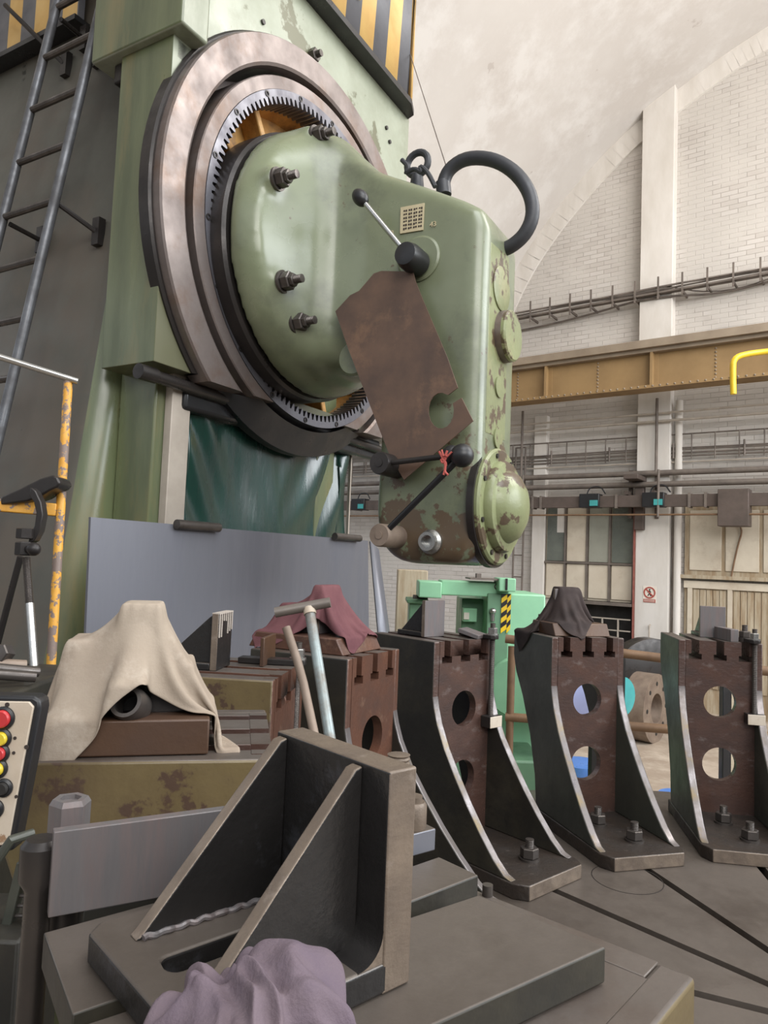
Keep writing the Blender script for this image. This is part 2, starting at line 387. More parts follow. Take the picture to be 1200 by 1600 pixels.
# ---------------------------------------------------------------- end wall, vault, floor
WO = Vector((4.59, 12.78, 0)); WS = Vector((.808, -.589, 0)).normalized(); WNn = Vector((-WS.y*-1, 0, 0))
WNn = Vector((WS.y, -WS.x, 0))            # towards the camera
WF = Matrix(((WS.x, WNn.x, 0, WO.x), (WS.y, WNn.y, 0, WO.y), (0, 0, 1, 0), (0, 0, 0, 1)))   # local: s, out of wall, z  (left handed: fixed by recalc)
WFr = frame(WO, WS)                        # right handed frame, y points away from the camera
def wl(u, v, off=0):
    q = onp(u, v, WO+off*WNn, WNn)-WO; return q.dot(WS), q.z
b = MB(WFr); b.box(-14, 7, 0, .4, -.0, 12.4); struct(b.build('wall_far', M['wallbrick']))
b = MB(); b.box(-14, 16, -5, 26, -.2, 0); struct(b.build('floor', M['floor']))
arch = [(-3.75, 5.62), (-3.55, 6.3), (-3.1, 7.3), (-2.59, 8.3), (-2.03, 9.02), (-1.38, 9.68), (-.76, 10.2), (-.17, 10.6), (.59, 10.98), (.93, 11.14), (1.45, 11.36), (1.94, 11.52), (2.8, 11.75), (3.8, 11.9),
        (5, 11.95), (6.2, 11.9), (7.4, 11.7)]
arch = [Vector((a, 0, z)) for a, z in arch]
P = arch
for _ in range(2):
    Q = [P[0]]
    for i in range(len(P)-1): Q += [P[i].lerp(P[i+1], .25), P[i].lerp(P[i+1], .75)]
    Q.append(P[-1]); P = Q
b = MB(WFr); n = len(P); vs = []; fs = []
ys = [0.0, -.8]+[-2*k for k in range(1, 11)]
for y in ys:
    for p in P: vs.append((p.x, y, p.z))
for j in range(len(ys)-1):
    for i in range(n-1): fs.append((j*n+i, j*n+i+1, (j+1)*n+i+1, (j+1)*n+i))
b.add(vs, fs); b.add([(x, y, z+.25) for x, y, z in vs], fs)
ce = struct(b.build('ceiling', M['vault'], smooth=60, weld=False))
# band of plaster along the arch
b = MB(WFr)
for i in range(n-1):
    p, q = P[i], P[i+1]; d = (q-p).normalized(); nn = Vector((d.z, 0, -d.x))
    b.add([p, q, q+nn*.38, p+nn*.38, p+Vector((0, -.05, 0)), q+Vector((0, -.05, 0)), q+nn*.38+Vector((0, -.05, 0)), p+nn*.38+Vector((0, -.05, 0))],
          [(0, 1, 2, 3), (4, 5, 6, 7), (0, 1, 5, 4), (3, 2, 6, 7)])
struct(b.build('trim_1', M['plaster'], smooth=60))
b = MB(WFr); b.box(-.06, .5, -.22, .02, 0, 11.0); struct(b.build('trim_2', M['plaster'], bevel=.01))
b = MB(WFr); b.box(-2.06, -1.8, -.12, .02, 0, 5.2); struct(b.build('trim_3', M['plaster'], bevel=.01))
# dark red painted corner strip and added white side-edge strip on the pilaster
b = MB(WFr); b.box(-.09, -.061, -.24, 0, .5, 3.6); struct(b.build('trim_4', M['redstrip']))
b = MB(WFr); b.cyl((.62, -.12, 0), (.62, -.12, 5.25), .06, 14)
tag(b.build('pilaster_edge', M['plaster']), 'white painted strip added for the side edge of the brick pilaster', 'pipe')  # added round strip standing for the white side edge of the pilaster
b = MB(WFr); b.cyl((.545, -.1, 0), (.545, -.1, 3.5), .02, 10)
tag(b.build('conduit', M['pipe']), 'thin grey conduit on the pilaster right of the prohibition sign', 'pipe')

# crane girder on the wall
g = thing('crane_girder', WFr @ Matrix.Translation((0, -.5, 5.3)), 'ochre riveted steel crane girder running across the white brick wall', 'girder')
GY = -1.0
def gz(px): return None
_, zt = wl(1000, 546-10, 1.0); 
b = MB(WFr); b.box(-13, 6, GY-.02, GY+.02, 5.32, 5.93); b.build('web', M['beam'], g)
b = MB(WFr); b.box(-13, 6, GY-.22, GY+.2, 5.93, 6.06); b.box(-13, 6, GY-.14, GY-.02, 5.87, 5.93); b.build('top_flange', M['beam_flange'], g)
b = MB(WFr); b.box(-13, 6, GY-.16, GY+.2, 5.27, 5.32); b.build('bottom_flange', M['beam'], g)
for s_ in (-9.6, -7.4, -5.3, -3.3, -1.42, .42, 2.3, 4.1):
    b = MB(WFr); b.box(s_-.02, s_+.02, GY-.13, GY-.02, 5.32, 5.87); b.box(s_-.0, s_+.09, GY-.035, GY-.02, 5.32, 5.87); b.build('stiffener', M['beam'], g)
b = MB(WFr)
for k in range(-52, 24):
    s_ = k*.115
    b.ball((s_, GY-.16, 5.3), .017, 6)
for s_ in (-2.0, -.5, 1.38, 3.2):
    for j in range(9): b.ball((s_, GY-.025, 5.36+.058*j), .016, 6)
rv = b.build('rivets', M['beam_flange'], g); rv['kind'] = 'stuff'
for s_ in (-9, -4, 5.0):
    b = MB(WFr); b.box(s_-.1, s_+.1, GY-.1, -.01, 5.0, 5.27); b.build('bracket', M['beam_flange'], g)

# cable tray on the wall
t = thing('cable_tray', WFr @ Matrix.Translation((0, -.1, 7.2)), 'long cable tray with upright pegs above the ochre girder', 'cable tray')
b = MB(WFr)
for dz, dy in ((0, -.06), (.03, -.1), (.055, -.14), (.08, -.08), (-.02, -.12)): b.tube([(-4+.9*i, dy-.18, 7.25+dz-.06+.012*math.sin(i*2.1+dz*50)) for i in range(12)], .016, 6, 1)
b.box(-4, 6.5, -.36, -.24, 7.13, 7.15); b.build('cables', M['pipe'], t)
for k in range(24):
    b = MB(WFr); s_ = -3.7+k*.4; b.box(s_-.014, s_+.014, -.38, -.355, 7.02, 7.42); b.box(s_-.012, s_+.012, -.38, 0, 7.08, 7.12); b.build('peg', M['pipe'], t)
b = MB(WFr); b.tube([(-3.2, -.05, 6.98), (-2.0, -.06, 6.99), (-1.0, -.1, 7.05), (-.1, -.26, 7.1), (.5, -.26, 7.08), (1.2, -.08, 7.03), (2.0, -.06, 7.1), (3.5, -.06, 7.3)], .02, 8, 2)
tag(b.build('slack_cable', M['pipe']), 'sagging grey cable slung below the tall cable tray', 'cable')
b = MB(WFr); b.tube([(.4, -.24, 7.28), (.9, -.1, 7.12), (1.5, -.08, 7.05), (2.2, -.06, 7.2), (3.2, -.06, 7.3)], .009, 6, 2)
tag(b.build('slack_cable', M['pipe']), 'thin cable drooping from the pilaster to the right', 'cable')

# pipes and small cable ladder under the girder
def wpipe(z, r, m, label, off=-.2, s0=-13, s1=6.5, name='wall_pipe', cat='pipe'):
    b = MB(WFr); b.cyl((s0, off, z), (s1, off, z), r, 12); return tag(b.build(name, m), label, cat)
wpipe(5.02, .018, M['pipe_pale'], 'uppermost thin pale pipe under the ochre girder', -.3)
wpipe(4.88, .022, M['pipe_pale'], 'second thin pale pipe under the ochre girder', -.3)
wpipe(3.98, .05, M['pipe'], 'thick grey pipe just above the brown duct, upper of two', -.3)
wpipe(3.78, .05, M['pipe'], 'thick grey pipe just above the brown duct, lower of two', -.35)
wpipe(4.18, .014, M['pipe_pale'], 'thin pale pipe below the small cable ladder', -.12)
t = thing('cable_ladder', WFr @ Matrix.Translation((0, -.1, 4.2)), 'thin steel cable ladder with uprights below the pale pipes', 'cable ladder')
b = MB(WFr)
for z in (4.66,): b.cyl((-13, -.12, z), (6.5, -.12, z), .014, 8)
b.build('top_wire', M['pipe'], t)
b = MB(WFr)
for z in (4.42, 4.39, 4.33, 4.27): b.tube([(-13+1.2*i, -.14-.02*math.sin(i), z+.012*math.sin(i*1.7+z*9)) for i in range(17)], .013, 6, 1)
b.build('cables', M['pipe'], t)
for k in range(40):
    b = MB(WFr); s_ = -9.9+k*.37; b.cyl((s_, -.13, 4.22), (s_, -.13, 4.66), .011, 6)
    if k % 3 == 1: b.cyl((s_+.08, -.16, 4.24), (s_+.08, -.16, 4.5), .018, 6)
    b.build('upright', M['pipe'], t)
for s_ in (-6.4, -2.22, .3, 3.4):
    b = MB(WFr); b.cyl((s_, -.32, 3.95), (s_, -.32, 5.28), .025, 8)
    tag(b.build('pipe_hanger', M['pipe']), {-6.4: 'pipe hanger rod left of the milling head', -2.22: 'vertical pipe hanger rod right beside the milling head', .3: 'vertical pipe hanger rod in front of the pilaster', 3.4: 'vertical pipe hanger rod beyond the right picture edge'}[s_], 'rod', None)
# brown bus duct
t = thing('bus_duct', WFr @ Matrix.Translation((0, -.45, 3.4)), 'long dark brown power duct running across the wall at door height', 'duct')
b = MB(WFr); b.box(-13, 6.5, -.55, -.42, 3.38, 3.58); b.build('trunking', M['pipe_dark'], t)
for s_ in (-7.6, -6.0, -2.1, -1.86, -1.7, -.3, .9, 1.15, 1.4, 2.2):
    b = MB(WFr); b.box(s_-.02, s_+.02, -.57, -.4, 3.36, 3.6); b.build('clamp', M['pipe'], t)
for s_ in (-5.95, -.75, .35, ):
    b = MB(WFr); b.box(s_-.2, s_+.16, -.6, -.4, 3.37, 3.62); o = b.build('tap_off_box', M['black'], t, bevel=.01)
    b = MB(WFr); b.box(s_, s_+.14, -.62, -.6, 3.40, 3.5); b.build('label_plate', M['teal'], o)
    b = MB(WFr); b.tube([(s_-.1, -.5, 3.6), (s_-.05, -.5, 3.74), (s_+.15, -.5, 3.76), (s_+.24, -.5, 3.62)], .012, 6, 2); b.build('wire_loop', M['black'], o)
b = MB(WFr); b.box(1.35, 1.8, -.66, -.38, 3.05, 3.64); o = tag(b.build('junction_box', M['pipe_dark'], bevel=.01), 'brown junction box hanging on the power duct at the right edge', 'box')
for s_ in (-5.2, -.15, .3, 5.0):
    b = MB(WFr); b.box(s_-.03, s_+.03, -.5, -.22, 3.6, 3.66); b.box(s_-.03, s_+.03, -.26, -.2, 3.2, 4.05); b.build('support', M['pipe_dark'], t)
b = MB(WFr); b.box(-.12, .12, -.75, -.22, 3.84, 3.92); b.box(-.05, .1, -.34, -.2, 3.0, 3.9)
tag(b.build('wall_bracket', M['pipe_dark'], bevel=.008), 'dark steel bracket on the pilaster carrying the pipes', 'bracket')
wpipe(3.24, .016, M['rust_pipe'], 'thin rusty rod running across below the brown duct', -.6, -13, 6.5, 'rod')
for s_ in (-7, -2.05, .42, 4):
    b = MB(WFr); b.cyl((s_, -.6, 3.2), (s_, -.6, 4.0), .022, 8)
    tag(b.build('drop_rod', M['pipe']), {-7: 'drop rod left of the milling head on the power duct', -2.05: 'drop rod holding the duct right of the round cover', .42: 'drop rod holding the duct right of the pilaster', 4: 'drop rod on the duct beyond the right edge'}[s_], 'rod')
# ladder-like conduit rack on the left pilaster
t = thing('conduit_rack', WFr @ Matrix.Translation((-2.3, -.1, 0)), 'narrow upright conduit rack against the wall beside the round machine cover', 'conduit')
for s_ in (-2.42, -2.22):
    b = MB(WFr); b.cyl((s_, -.15, 0), (s_, -.15, 4.6), .02, 8); b.build('rail', M['pipe'], t)
for k in range(11):
    b = MB(WFr); b.cyl((-2.42, -.15, .4+.42*k), (-2.22, -.15, .4+.42*k), .014, 6); b.build('rung', M['pipe'], t)

# window bay between the pilasters
t = thing('window_1', WFr @ Matrix.Translation((-.95, 0, 1.6)), None, None); struct(t)
x0, x1 = -1.78, -.12
b = MB(WFr); b.box(x0, x1, -.06, 0, 1.72, 3.5); b.build('window_frame', M['cream'], t)
ws = [x0, x0+.40, x0+.82, x0+1.24, x1]
for i in range(4):
    a, c = ws[i]+.025, ws[i+1]-.02
    b = MB(WFr); b.box(a, c, -.09, -.06, 2.42, 3.45); b.build('pane', [M['glass_dark'], M['cream'], M['glass_pale'], M['glass_dark']][i], t)
    b = MB(WFr); b.box(a, c, -.09, -.06, 1.76 , 2.37); b.build('lower_panel', M['cream'], t, bevel=.006)
    b = MB(WFr); b.box(ws[i+1]-.03, ws[i+1]+.005, -.11, -.06, 1.72, 3.5); b.build('mullion', M['pipe'], t)
b = MB(WFr); b.box(x0, x1, -.12, -.06, 2.375, 2.41); b.build('transom', M['pipe'], t)
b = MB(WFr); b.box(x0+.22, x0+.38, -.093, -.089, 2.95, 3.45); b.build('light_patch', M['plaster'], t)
# dark opening with shelves below the window
t = thing('wall_rack', WFr @ Matrix.Translation((-.95, 0, .5)), 'dark open rack with thin shelves under the window by the pilaster', 'rack')
b = MB(WFr); b.box(-1.2, -.12, -.02, 0, .6, 1.68); b.build('back', M['dark_gap'], t)
b = MB(WFr); b.box(-1.25, -.1, -.3, 0, 1.66, 1.71); b.build('top_board', M['pipe'], t)
for z in (.7, 1.0, 1.22, 1.42):
    b = MB(WFr); b.box(-1.2, -.12, -.25, -.22, z, z+.02); b.build('shelf_rail', M['pipe_pale'], t)
for s_ in (-.95, -.62, -.34):
    b = MB(WFr); b.box(s_, s_+.02, -.26, -.22, .6, 1.44); b.build('upright', M['pipe_pale'], t)
# door right of the pilaster
t = thing('door_1', WFr @ Matrix.Translation((2.2, 0, 0)), None, None); struct(t)
b = MB(WFr); b.box(.72, 6.0, -.05, 0, 2.22, 3.5); b.build('upper_frame', M['cream_wood'], t)
for k in range(5):
    s_ = .80+k*.56; b = MB(WFr); b.box(s_, s_+.5, -.07, -.05, 2.34, 3.35); b.build('upper_panel', M['cream'], t, bevel=.008)
b = MB(WFr); b.box(.66, 6.0, -.14, 0, 2.2, 2.26); b.build('lintel', M['cream_wood'], t)
b = MB(WFr); b.box(.72, 6.0, -.04, 0, 0, 2.16); b.build('door_leaf', M['cream_wood'], t)
for k in range(5):
    s_ = .78+k*.62
    b = MB(WFr); b.box(s_, s_+.07, -.08, -.04, .05, 2.14); b.build('stile', M['cream'], t)
    for j in range(5):
        b = MB(WFr); b.box(s_+.09+j*.102, s_+.18+j*.102, -.06, -.04, .4, 2.02); b.build('board', M['cream_wood'], t, bevel=.004)
b = MB(WFr); b.box(.72, 6.0, -.085, -.04, 2.04, 2.16); b.build('top_rail', M['cream'], t)
b = MB(WFr); b.tube([(1.55, -.1, 3.15), (1.62, -.1, 3.0), (1.56, -.1, 2.8), (1.5, -.1, 2.5), (1.46, -.1, 2.26)], .014, 8, 2)
tag(b.build('hanging_cable', M['rust_pipe']), 'brown cable hanging from the junction box over the panelled door', 'cable')

# prohibition sign on the pilaster
cs, cz = wl(1015, 926, .22)
sg = thing('prohibition_sign', WFr @ Matrix.Translation((cs, -.22, cz-.12)), 'small red and white no walking sign on the white pilaster', 'sign')
b = MB(WFr); b.box(cs-.11, cs+.11, -.226, -.22, cz-.17, cz+.11); b.build('backing', M['white'], sg)
b = MB(WFr); b.prism(circle(cs, cz, .1), [circle(cs, cz, .078)], -.232, -.226, lambda a, c, d: (a, d, c)); b.build('red_ring', M['signred'], sg)
b = MB(WFr); b.prism([(cs-.065, cz+.05), (cs-.05, cz+.065), (cs+.065, cz-.05), (cs+.05, cz-.065)], [], -.231, -.226, lambda a, c, d: (a, d, c)); b.build('slash', M['signred'], sg)
b = MB(WFr)
b.prism(circle(cs+.002, cz+.052, .013, n=12), [], -.23, -.226, lambda a, c, d: (a, d, c))
for (x0_, z0_, x1_, z1_, w_) in ((.0, .036, .0, -.008, .012), (0, -.008, .026, -.06, .008), (0, -.008, -.026, -.055, .008), (0, .03, .03, .004, .006), (0, .03, -.03, .0, .006)):
    d = Vector((x1_-x0_, z1_-z0_)).normalized(); q = Vector((-d.y, d.x))*w_
    b.prism([(cs+x0_+q.x, cz+z0_+q.y), (cs+x1_+q.x, cz+z1_+q.y), (cs+x1_-q.x, cz+z1_-q.y), (cs+x0_-q.x, cz+z0_-q.y)], [], -.23, -.226, lambda a, c, d: (a, d, c))
b.build('walking_figure', M['ink'], sg)
b = MB(WFr); b.box(cs-.1, cs+.1, -.23, -.226, cz-.165, cz-.11); pl = b.build('text_panel', M['signred'], sg)
b = MB(WFr)
for r0 in (0, 1):
    for k in range(9): b.box(cs-.088+k*.02, cs-.074+k*.02, -.232, -.23, cz-.132-.02*r0, cz-.122-.02*r0)
b.build('lettering', M['white'], pl)
b = MB(WFr); b.tube([(.22, -.24, 1.12), (.22, -.3, 1.14), (.22, -.3, 1.36), (.22, -.24, 1.38)], .014, 8)
tag(b.build('pull_handle', M['pipe_pale']), 'small steel pull handle low on the white pilaster', 'handle')

# yellow bent pipe in front of the girder, on the right
b = MB()
pp = [aty(1210, 548, 8.6), aty(1165, 553, 8.6), aty(1146, 560, 8.6), aty(1145, 580, 8.6), aty(1146, 616, 8.6)]
b.tube([pp[0]+Vector((2, -1, 0.1))]+pp, .036, 12, 2); o = tag(b.build('yellow_pipe', M['yellow']), 'bright yellow bent pipe end hanging before the ochre girder', 'pipe')

# ---------------------------------------------------------------- background machines behind the slotted brackets
# mint green machine
def pxbox(mb, u0, u1, v0, v1, y, depth, z0=None):
    a = aty(u0, v0, y); c = aty(u1, v1, y)
    mb.box(min(a.x, c.x), max(a.x, c.x), y, y+depth, z0 if z0 is not None else min(a.z, c.z), max(a.z, c.z))
GM = 6.6
gm = thing('mint_machine', (1.3, GM, 0), 'mint green machine tool with a boxy overarm behind the slotted brackets', 'machine')
b = MB(); pxbox(b, 655, 690, 908, 935, GM-.1, .5); pxbox(b, 690, 795, 907, 934, GM, .4); b.build('overarm', M['mint'], gm, bevel=.01)
b = MB(); pxbox(b, 780, 806, 903, 925, GM-.15, .3); b.build('arm_head', M['mint'], gm, bevel=.01)
b = MB(); pxbox(b, 790, 793, 904, 922, GM-.16, .02); b.build('slot', M['dark_gap'], gm)
b = MB(); pxbox(b, 762, 846, 926, 1200, GM+.02, .9, 0); b.build('column', M['mint'], gm, bevel=.015)
b = MB(); pxbox(b, 762, 792, 927, 1060, GM-.02, .04); cd = b.build('cabinet_door', M['mint_dark'], gm, bevel=.008)
b = MB(); a = aty(770, 960, GM-.04); b.cyl(a+Vector((0, 0, -.06)), a+Vector((0, 0, .03)), .018, 10); b.ball(a+Vector((0, 0, .03)), .03); b.build('latch', M['chrome'], cd)
for (u0, u1) in ((784, 791), (793, 797)):
    b = MB()
    a = aty(u0, 928, GM-.03); c = aty(u1, 990, GM-.03); z = c.z; k = 0
    while z < a.z-.02:
        b.cur = k % 2
        b.add([(a.x, GM-.03, z), (c.x, GM-.03, z+.04), (c.x, GM-.03, min(a.z, z+.085)), (a.x, GM-.03, min(a.z, z+.045)),
               (a.x, GM-.02, z), (c.x, GM-.02, z+.04), (c.x, GM-.02, min(a.z, z+.085)), (a.x, GM-.02, min(a.z, z+.045))],
              [(0, 1, 2, 3), (4, 5, 6, 7), (0, 1, 5, 4), (2, 3, 7, 6), (0, 3, 7, 4), (1, 2, 6, 5)]); z += .045; k += 1
    b.build('warning_stripes', [M['yellow'], M['black']], gm, weld=False)
b = MB(); pxbox(b, 640, 668, 938, 1010, GM+.1, .4, 0); pxbox(b, 636, 670, 936, 944, GM+.05, .45); b.build('tailstock', M['mint_dark'], gm, bevel=.01)
b = MB(); a = aty(645, 935, GM+.2); b.hexn(a, (1, 0, 0), .04, .06); b.cyl(a, a+Vector((.14, 0, 0)), .018); b.build('valve', M['socket'], gm)
b = MB(); pxbox(b, 722, 762, 935, 1080, GM+.3, .5, 0); b.build('inner_column', M['mint_dark'], gm, bevel=.01)
b = MB(); pxbox(b, 724, 745, 950, 972, GM+.2, .1); b.build('control_box', M['mint'], gm, bevel=.005)
b = MB(); pxbox(b, 725, 733, 957, 968, GM+.18, .03); b.build('display', M['white'], gm)
b = MB(); a = aty(806, 1075, GM-.4); b.lathe([(.0, -.03), (.235, -.03), (.25, 0), (.25, .18), (0, .18)], a, Vector((.35, 1, 0)), 36); fw = b.build('round_guard', M['mint'], gm)
b = MB(); pxbox(b, 790, 815, 1040, 1062, GM-.2, .3); b.build('gearbox', M['mint_dark'], gm, bevel=.01)
b = MB(); a = aty(777, 922, GM); b.tube([a+Vector((.025*math.cos(t_), 0, .03+.025*math.sin(t_))) for t_ in [k*PI/6 for k in range(12)]], .006, 6, 0, closed=True); b.build('lifting_eye', M['socket'], gm)
b = MB(); pxbox(b, 735, 800, 903, 908, GM-.1, .4); pxbox(b, 745, 752, 896, 904, GM, .1); b.build('top_plate', M['pipe'], gm)
b = MB(); pxbox(b, 600, 850, 1180, 1240, GM-.6, 1.6, 0); b.build('bed', M['mint_dark'], gm, bevel=.02)
# brown cabinet behind
b = MB(); pxbox(b, 622, 665, 890, 1000, 8.4, .6, 0); tag(b.build('brown_cabinet', M['cream_wood'], bevel=.01), 'brown wooden cupboard standing behind the mint machine', 'cabinet')

# railing of rusty tubes behind the brackets
rl = thing('guard_rail', aty(900, 1040, 5.6)*1, 'rusty round tube railing running behind the brackets', 'railing')
for (v0, v1) in ((1008, 1052), (1140-8, 1150)):
    b = MB(); a = aty(790, v0-10 if v0 < 1100 else v0-12, 5.7); c = aty(1290, v1+8, 5.1); b.cyl(a, c, .034, 12); b.build('rail_tube', M['rust_pipe'], rl)
for u in (800, 1245):
    b = MB(); a = aty(u, 1010, 5.7); b.cyl((a.x, a.y, 0), (a.x, a.y, a.z), .03, 12); b.build('post', M['rust_pipe'], rl)
# yellow and dark posts seen through the rightmost bracket's holes
for u, m, lb in ((1134, M['black'], 'dark upright post seen through the holes of the rightmost bracket'), (1144, M['cream_wood'], 'yellowish upright post seen through the holes of the rightmost bracket')):
    b = MB(); a = aty(u, 1060, 6.3); b.box(a.x-.04, a.x+.04, a.y-.04, a.y+.04, 0, a.z)
    tag(b.build('post', m, bevel=.008), lb, 'post')
# rusty ring and round drum between the two right-hand brackets
a = aty(1026, 1100, 9.9); a.z = .45; dv = Vector((.75, -.66, 0)).normalized()
fr_ = thing('flange_ring', Matrix.Translation(a), 'rusty flanged ring leaning between the two right brackets', 'ring')
b = MB(); b.lathe([(.20, -.28), (.46, -.28), (.46, 0), (.20, 0), (.20, -.28)], a, dv, 40); b.build('ring_body', M['brownrust'], fr_, bevel=0)
A = axis_frame(a, dv)
for k in range(8):
    t_ = k*PI/4; b = MB(); p = A @ Vector((.33*math.cos(t_), .33*math.sin(t_), 0)); b.cyl(p, p+dv*.004, .03, 10); b.build('bolt_hole', M['dark_gap'], fr_)
a = aty(1005, 1092, 6.9)
b = MB(); a = aty(1020, 1095, 11.0); a.z = .64; b.lathe([(0, -.3), (.62, -.3), (.64, -.27), (.64, 0), (.6, .02), (0, .05)], a, Vector((.2, -1, 0)), 40)
tag(b.build('dark_drum', M['steel_dark']), 'large dark round drum behind the rusty flanged ring', 'drum')
b = MB(); b.lathe([(0, 0), (.14, .02), (.16, .06), (.16, .12), (0, .14)], aty(953, 1085, 5.95), Vector((.5, -.8, 0)), 32)
tag(b.build('teal_disc', M['teal']), 'bright teal round disc just right of the bracket with the black cloth', 'disc')
b = MB(); a = aty(985, 1012, 11.7); b.box(a.x-.5, a.x+.22, a.y, a.y+.4, 0, a.z+.05); b.prism([(0, 0), (.4, -.12), (.4, -.16), (0, -.14)], [], 0, .35, lambda p, q, d: (a.x+.22+p, a.y+d, a.z+.05+q))
tag(b.build('dark_trough', M['steel_dark'], bevel=.01), 'dark steel trough seen above the rusty rail between the right brackets', 'trough')
b = MB(); a = aty(903, 1090, 6.2); b.lathe([(0, .06), (.27, .05), (.29, 0), (.29, -.3), (0, -.3)], a, Vector((.3, -1, 0)), 40)
o = tag(b.build('pale_blue_tank', M['bluewhite']), 'pale blue round tank seen through the upper hole under the black cloth', 'tank')
b = MB(); b.box(aty(918, 1090, 5.9).x, aty(918, 1090, 5.9).x+.25, 5.75, 5.85, 0, 1.62)
tag(b.build('dark_cupboard', M['dark_gap']), 'dark cupboard side seen through the upper hole under the black cloth', 'cabinet')
b = MB(); a = onz(1062, 1262, .1); b.lathe([(0, 0), (.17, 0), (.19, .03), (.19, .22), (0, .23)], (a.x, a.y, 0.0), (0, 0, 1), 28)
tag(b.build('blue_bucket', M['blue']), 'blue round bucket on the floor between the two right brackets', 'bucket')
b = MB(); a = onz(912, 1235, .05); b.lathe([(0, 0), (.22, 0), (.24, .03), (.24, .3), (0, .32)], (a.x, a.y+.1, 0.0), (0, 0, 1), 28)
tag(b.build('blue_bucket', M['blue']), 'blue round bucket seen through the lower hole under the black cloth', 'bucket')

# ---------------------------------------------------------------- milling machine: column, carriage, ring, head
MO = Vector((-.44, 4.132, 3.99)); Mh = Vector((math.sin(R_(30)), math.cos(R_(30)), 0)); Mn = Vector((math.cos(R_(30)), -math.sin(R_(30)), 0))
MF = Matrix.Identity(4)
for i in range(3):
    MF[i][0] = Mn[i]; MF[i][1] = Mh[i]; MF[i][2] = (0, 0, 1)[i]; MF[i][3] = MO[i]     # local: t (towards the right front), h (receding), z
def mt(u, v, t):
    q = onp(u, v, MO+t*Mn, Mn)-MO; return Vector((q.dot(Mn), q.dot(Mh), q.z))
def mh(u, v, hh):
    q = onp(u, v, MO+hh*Mh, Mh)-MO; return Vector((q.dot(Mn), q.dot(Mh), q.z))
FLOORZ = -3.99
mc = thing('milling_machine', MO+Vector((0, 0, FLOORZ)), 'huge green milling machine with gear ring and overhanging milling head', 'machine')
# column
def colh(z): return -.99+.115*z
b = MB(MF)
zs_ = [FLOORZ, -3, -2.1, -1.2, -.5, .2, 1, 2, 3.2]; prof = []
rad = .13
loop = []
for z in zs_:
    hc = colh(z)
    ring_ = [(-.45, .55), (-.45, hc+rad)]
    for k in range(1, 9):
        a_ = k*PI/2/8; ring_.append((-.45-rad+rad*math.cos(a_), hc+rad-rad*math.sin(a_)))
    ring_ += [(-1.6, hc), (-4.5, hc), (-4.5, .55)]
    loop.append([(t_, h_, z) for t_, h_ in ring_])
n = len(loop[0]); vs = [p for l in loop for p in l]
fs = [(j*n+i, j*n+(i+1) % n, (j+1)*n+(i+1) % n, (j+1)*n+i) for j in range(len(loop)-1) for i in range(n)]
fs += [tuple(range(n)), tuple((len(loop)-1)*n+i for i in range(n))]
b.add(vs, fs)
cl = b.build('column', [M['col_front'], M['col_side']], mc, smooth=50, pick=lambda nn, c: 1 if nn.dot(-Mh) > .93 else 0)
# guideway strips
b = MB(MF); b.box(-.45, -.2, -.98, -.80, FLOORZ+.3, 3.2); b.build('guideway', M['col_front'], mc, bevel=.01)
b = MB(MF); b.box(-.2, -.15, -.92, -.80, FLOORZ+.3, -.8); b.build('guideway_face', M['pipe_pale'], mc, bevel=.004)
b = MB(MF); b.box(-.45, -.2, .35, .55, FLOORZ+.3, 3.2); b.build('guideway', M['col_front'], mc, bevel=.01)
# carriage
b = MB(MF); b.prism([(-1.12, -.84), (1.14, -.84), (1.14, 2.6), (-1.12, 2.6)], [[(1.05*math.cos(a), 1.05*math.sin(a)) if math.sin(a)*1.05 > -.80 else (1.05*math.cos(a), -.80) for a in [2*PI*k/96 for k in range(96)]]], -.42, -.07, lambda p, q, d: (d, p, q)); car = b.build('carriage', [M['carr'], M['col_front']], mc, bevel=.012, pick=lambda n_, c_: 1 if n_.dot(-Mh) > .9 else 0)
b = MB(MF); b.box(-.60, .02, -1.16, -.99, .70, 2.6); b.build('side_cover', [M['green_pale'], M['col_front']], mc, bevel=.012, pick=lambda n_, c_: 1 if n_.dot(-Mh) > .9 else 0)
b = MB(MF); b.box(-.5, -.07, -1.10, -1.0, .60, .70); b.build('cover_foot', M['steel_dark'], mc, bevel=.01)
b = MB(MF)
for q in [(565, 80), (603, 200), (608, 222), (410, 35)]:
    p = mt(q[0], q[1], -.07); b.cyl(p, p+Vector((.012, 0, 0)), .014, 10)
b.build('screw_heads', M['steel_dark'], car)
b = MB(MF); p = mt(487, 88, -.07); b.hexn(p, (1, 0, 0), .04, .04); b.cyl(p, p+Vector((.07, 0, 0)), .02, 10); b.build('pipe_fitting', M['socket'], car)
# striped guard above the carriage
sgd = MB(MF); za = 1.60; hr = 1.12; stripes = []
k = 0; h0 = -.6; w_ = .17
path = []   # (t,h) of the guard front, rounded right corner
path = [(.02, -.7)]
N_ = 40
L_ = []
hh_ = -.7
outl = [(.02, -.7), (.02, .98)]
for a_ in range(1, 9): outl.append((.02-.14+.14*math.cos(a_*PI/16), .98+.14*math.sin(a_*PI/16)))
outl.append((-.4, 1.12))
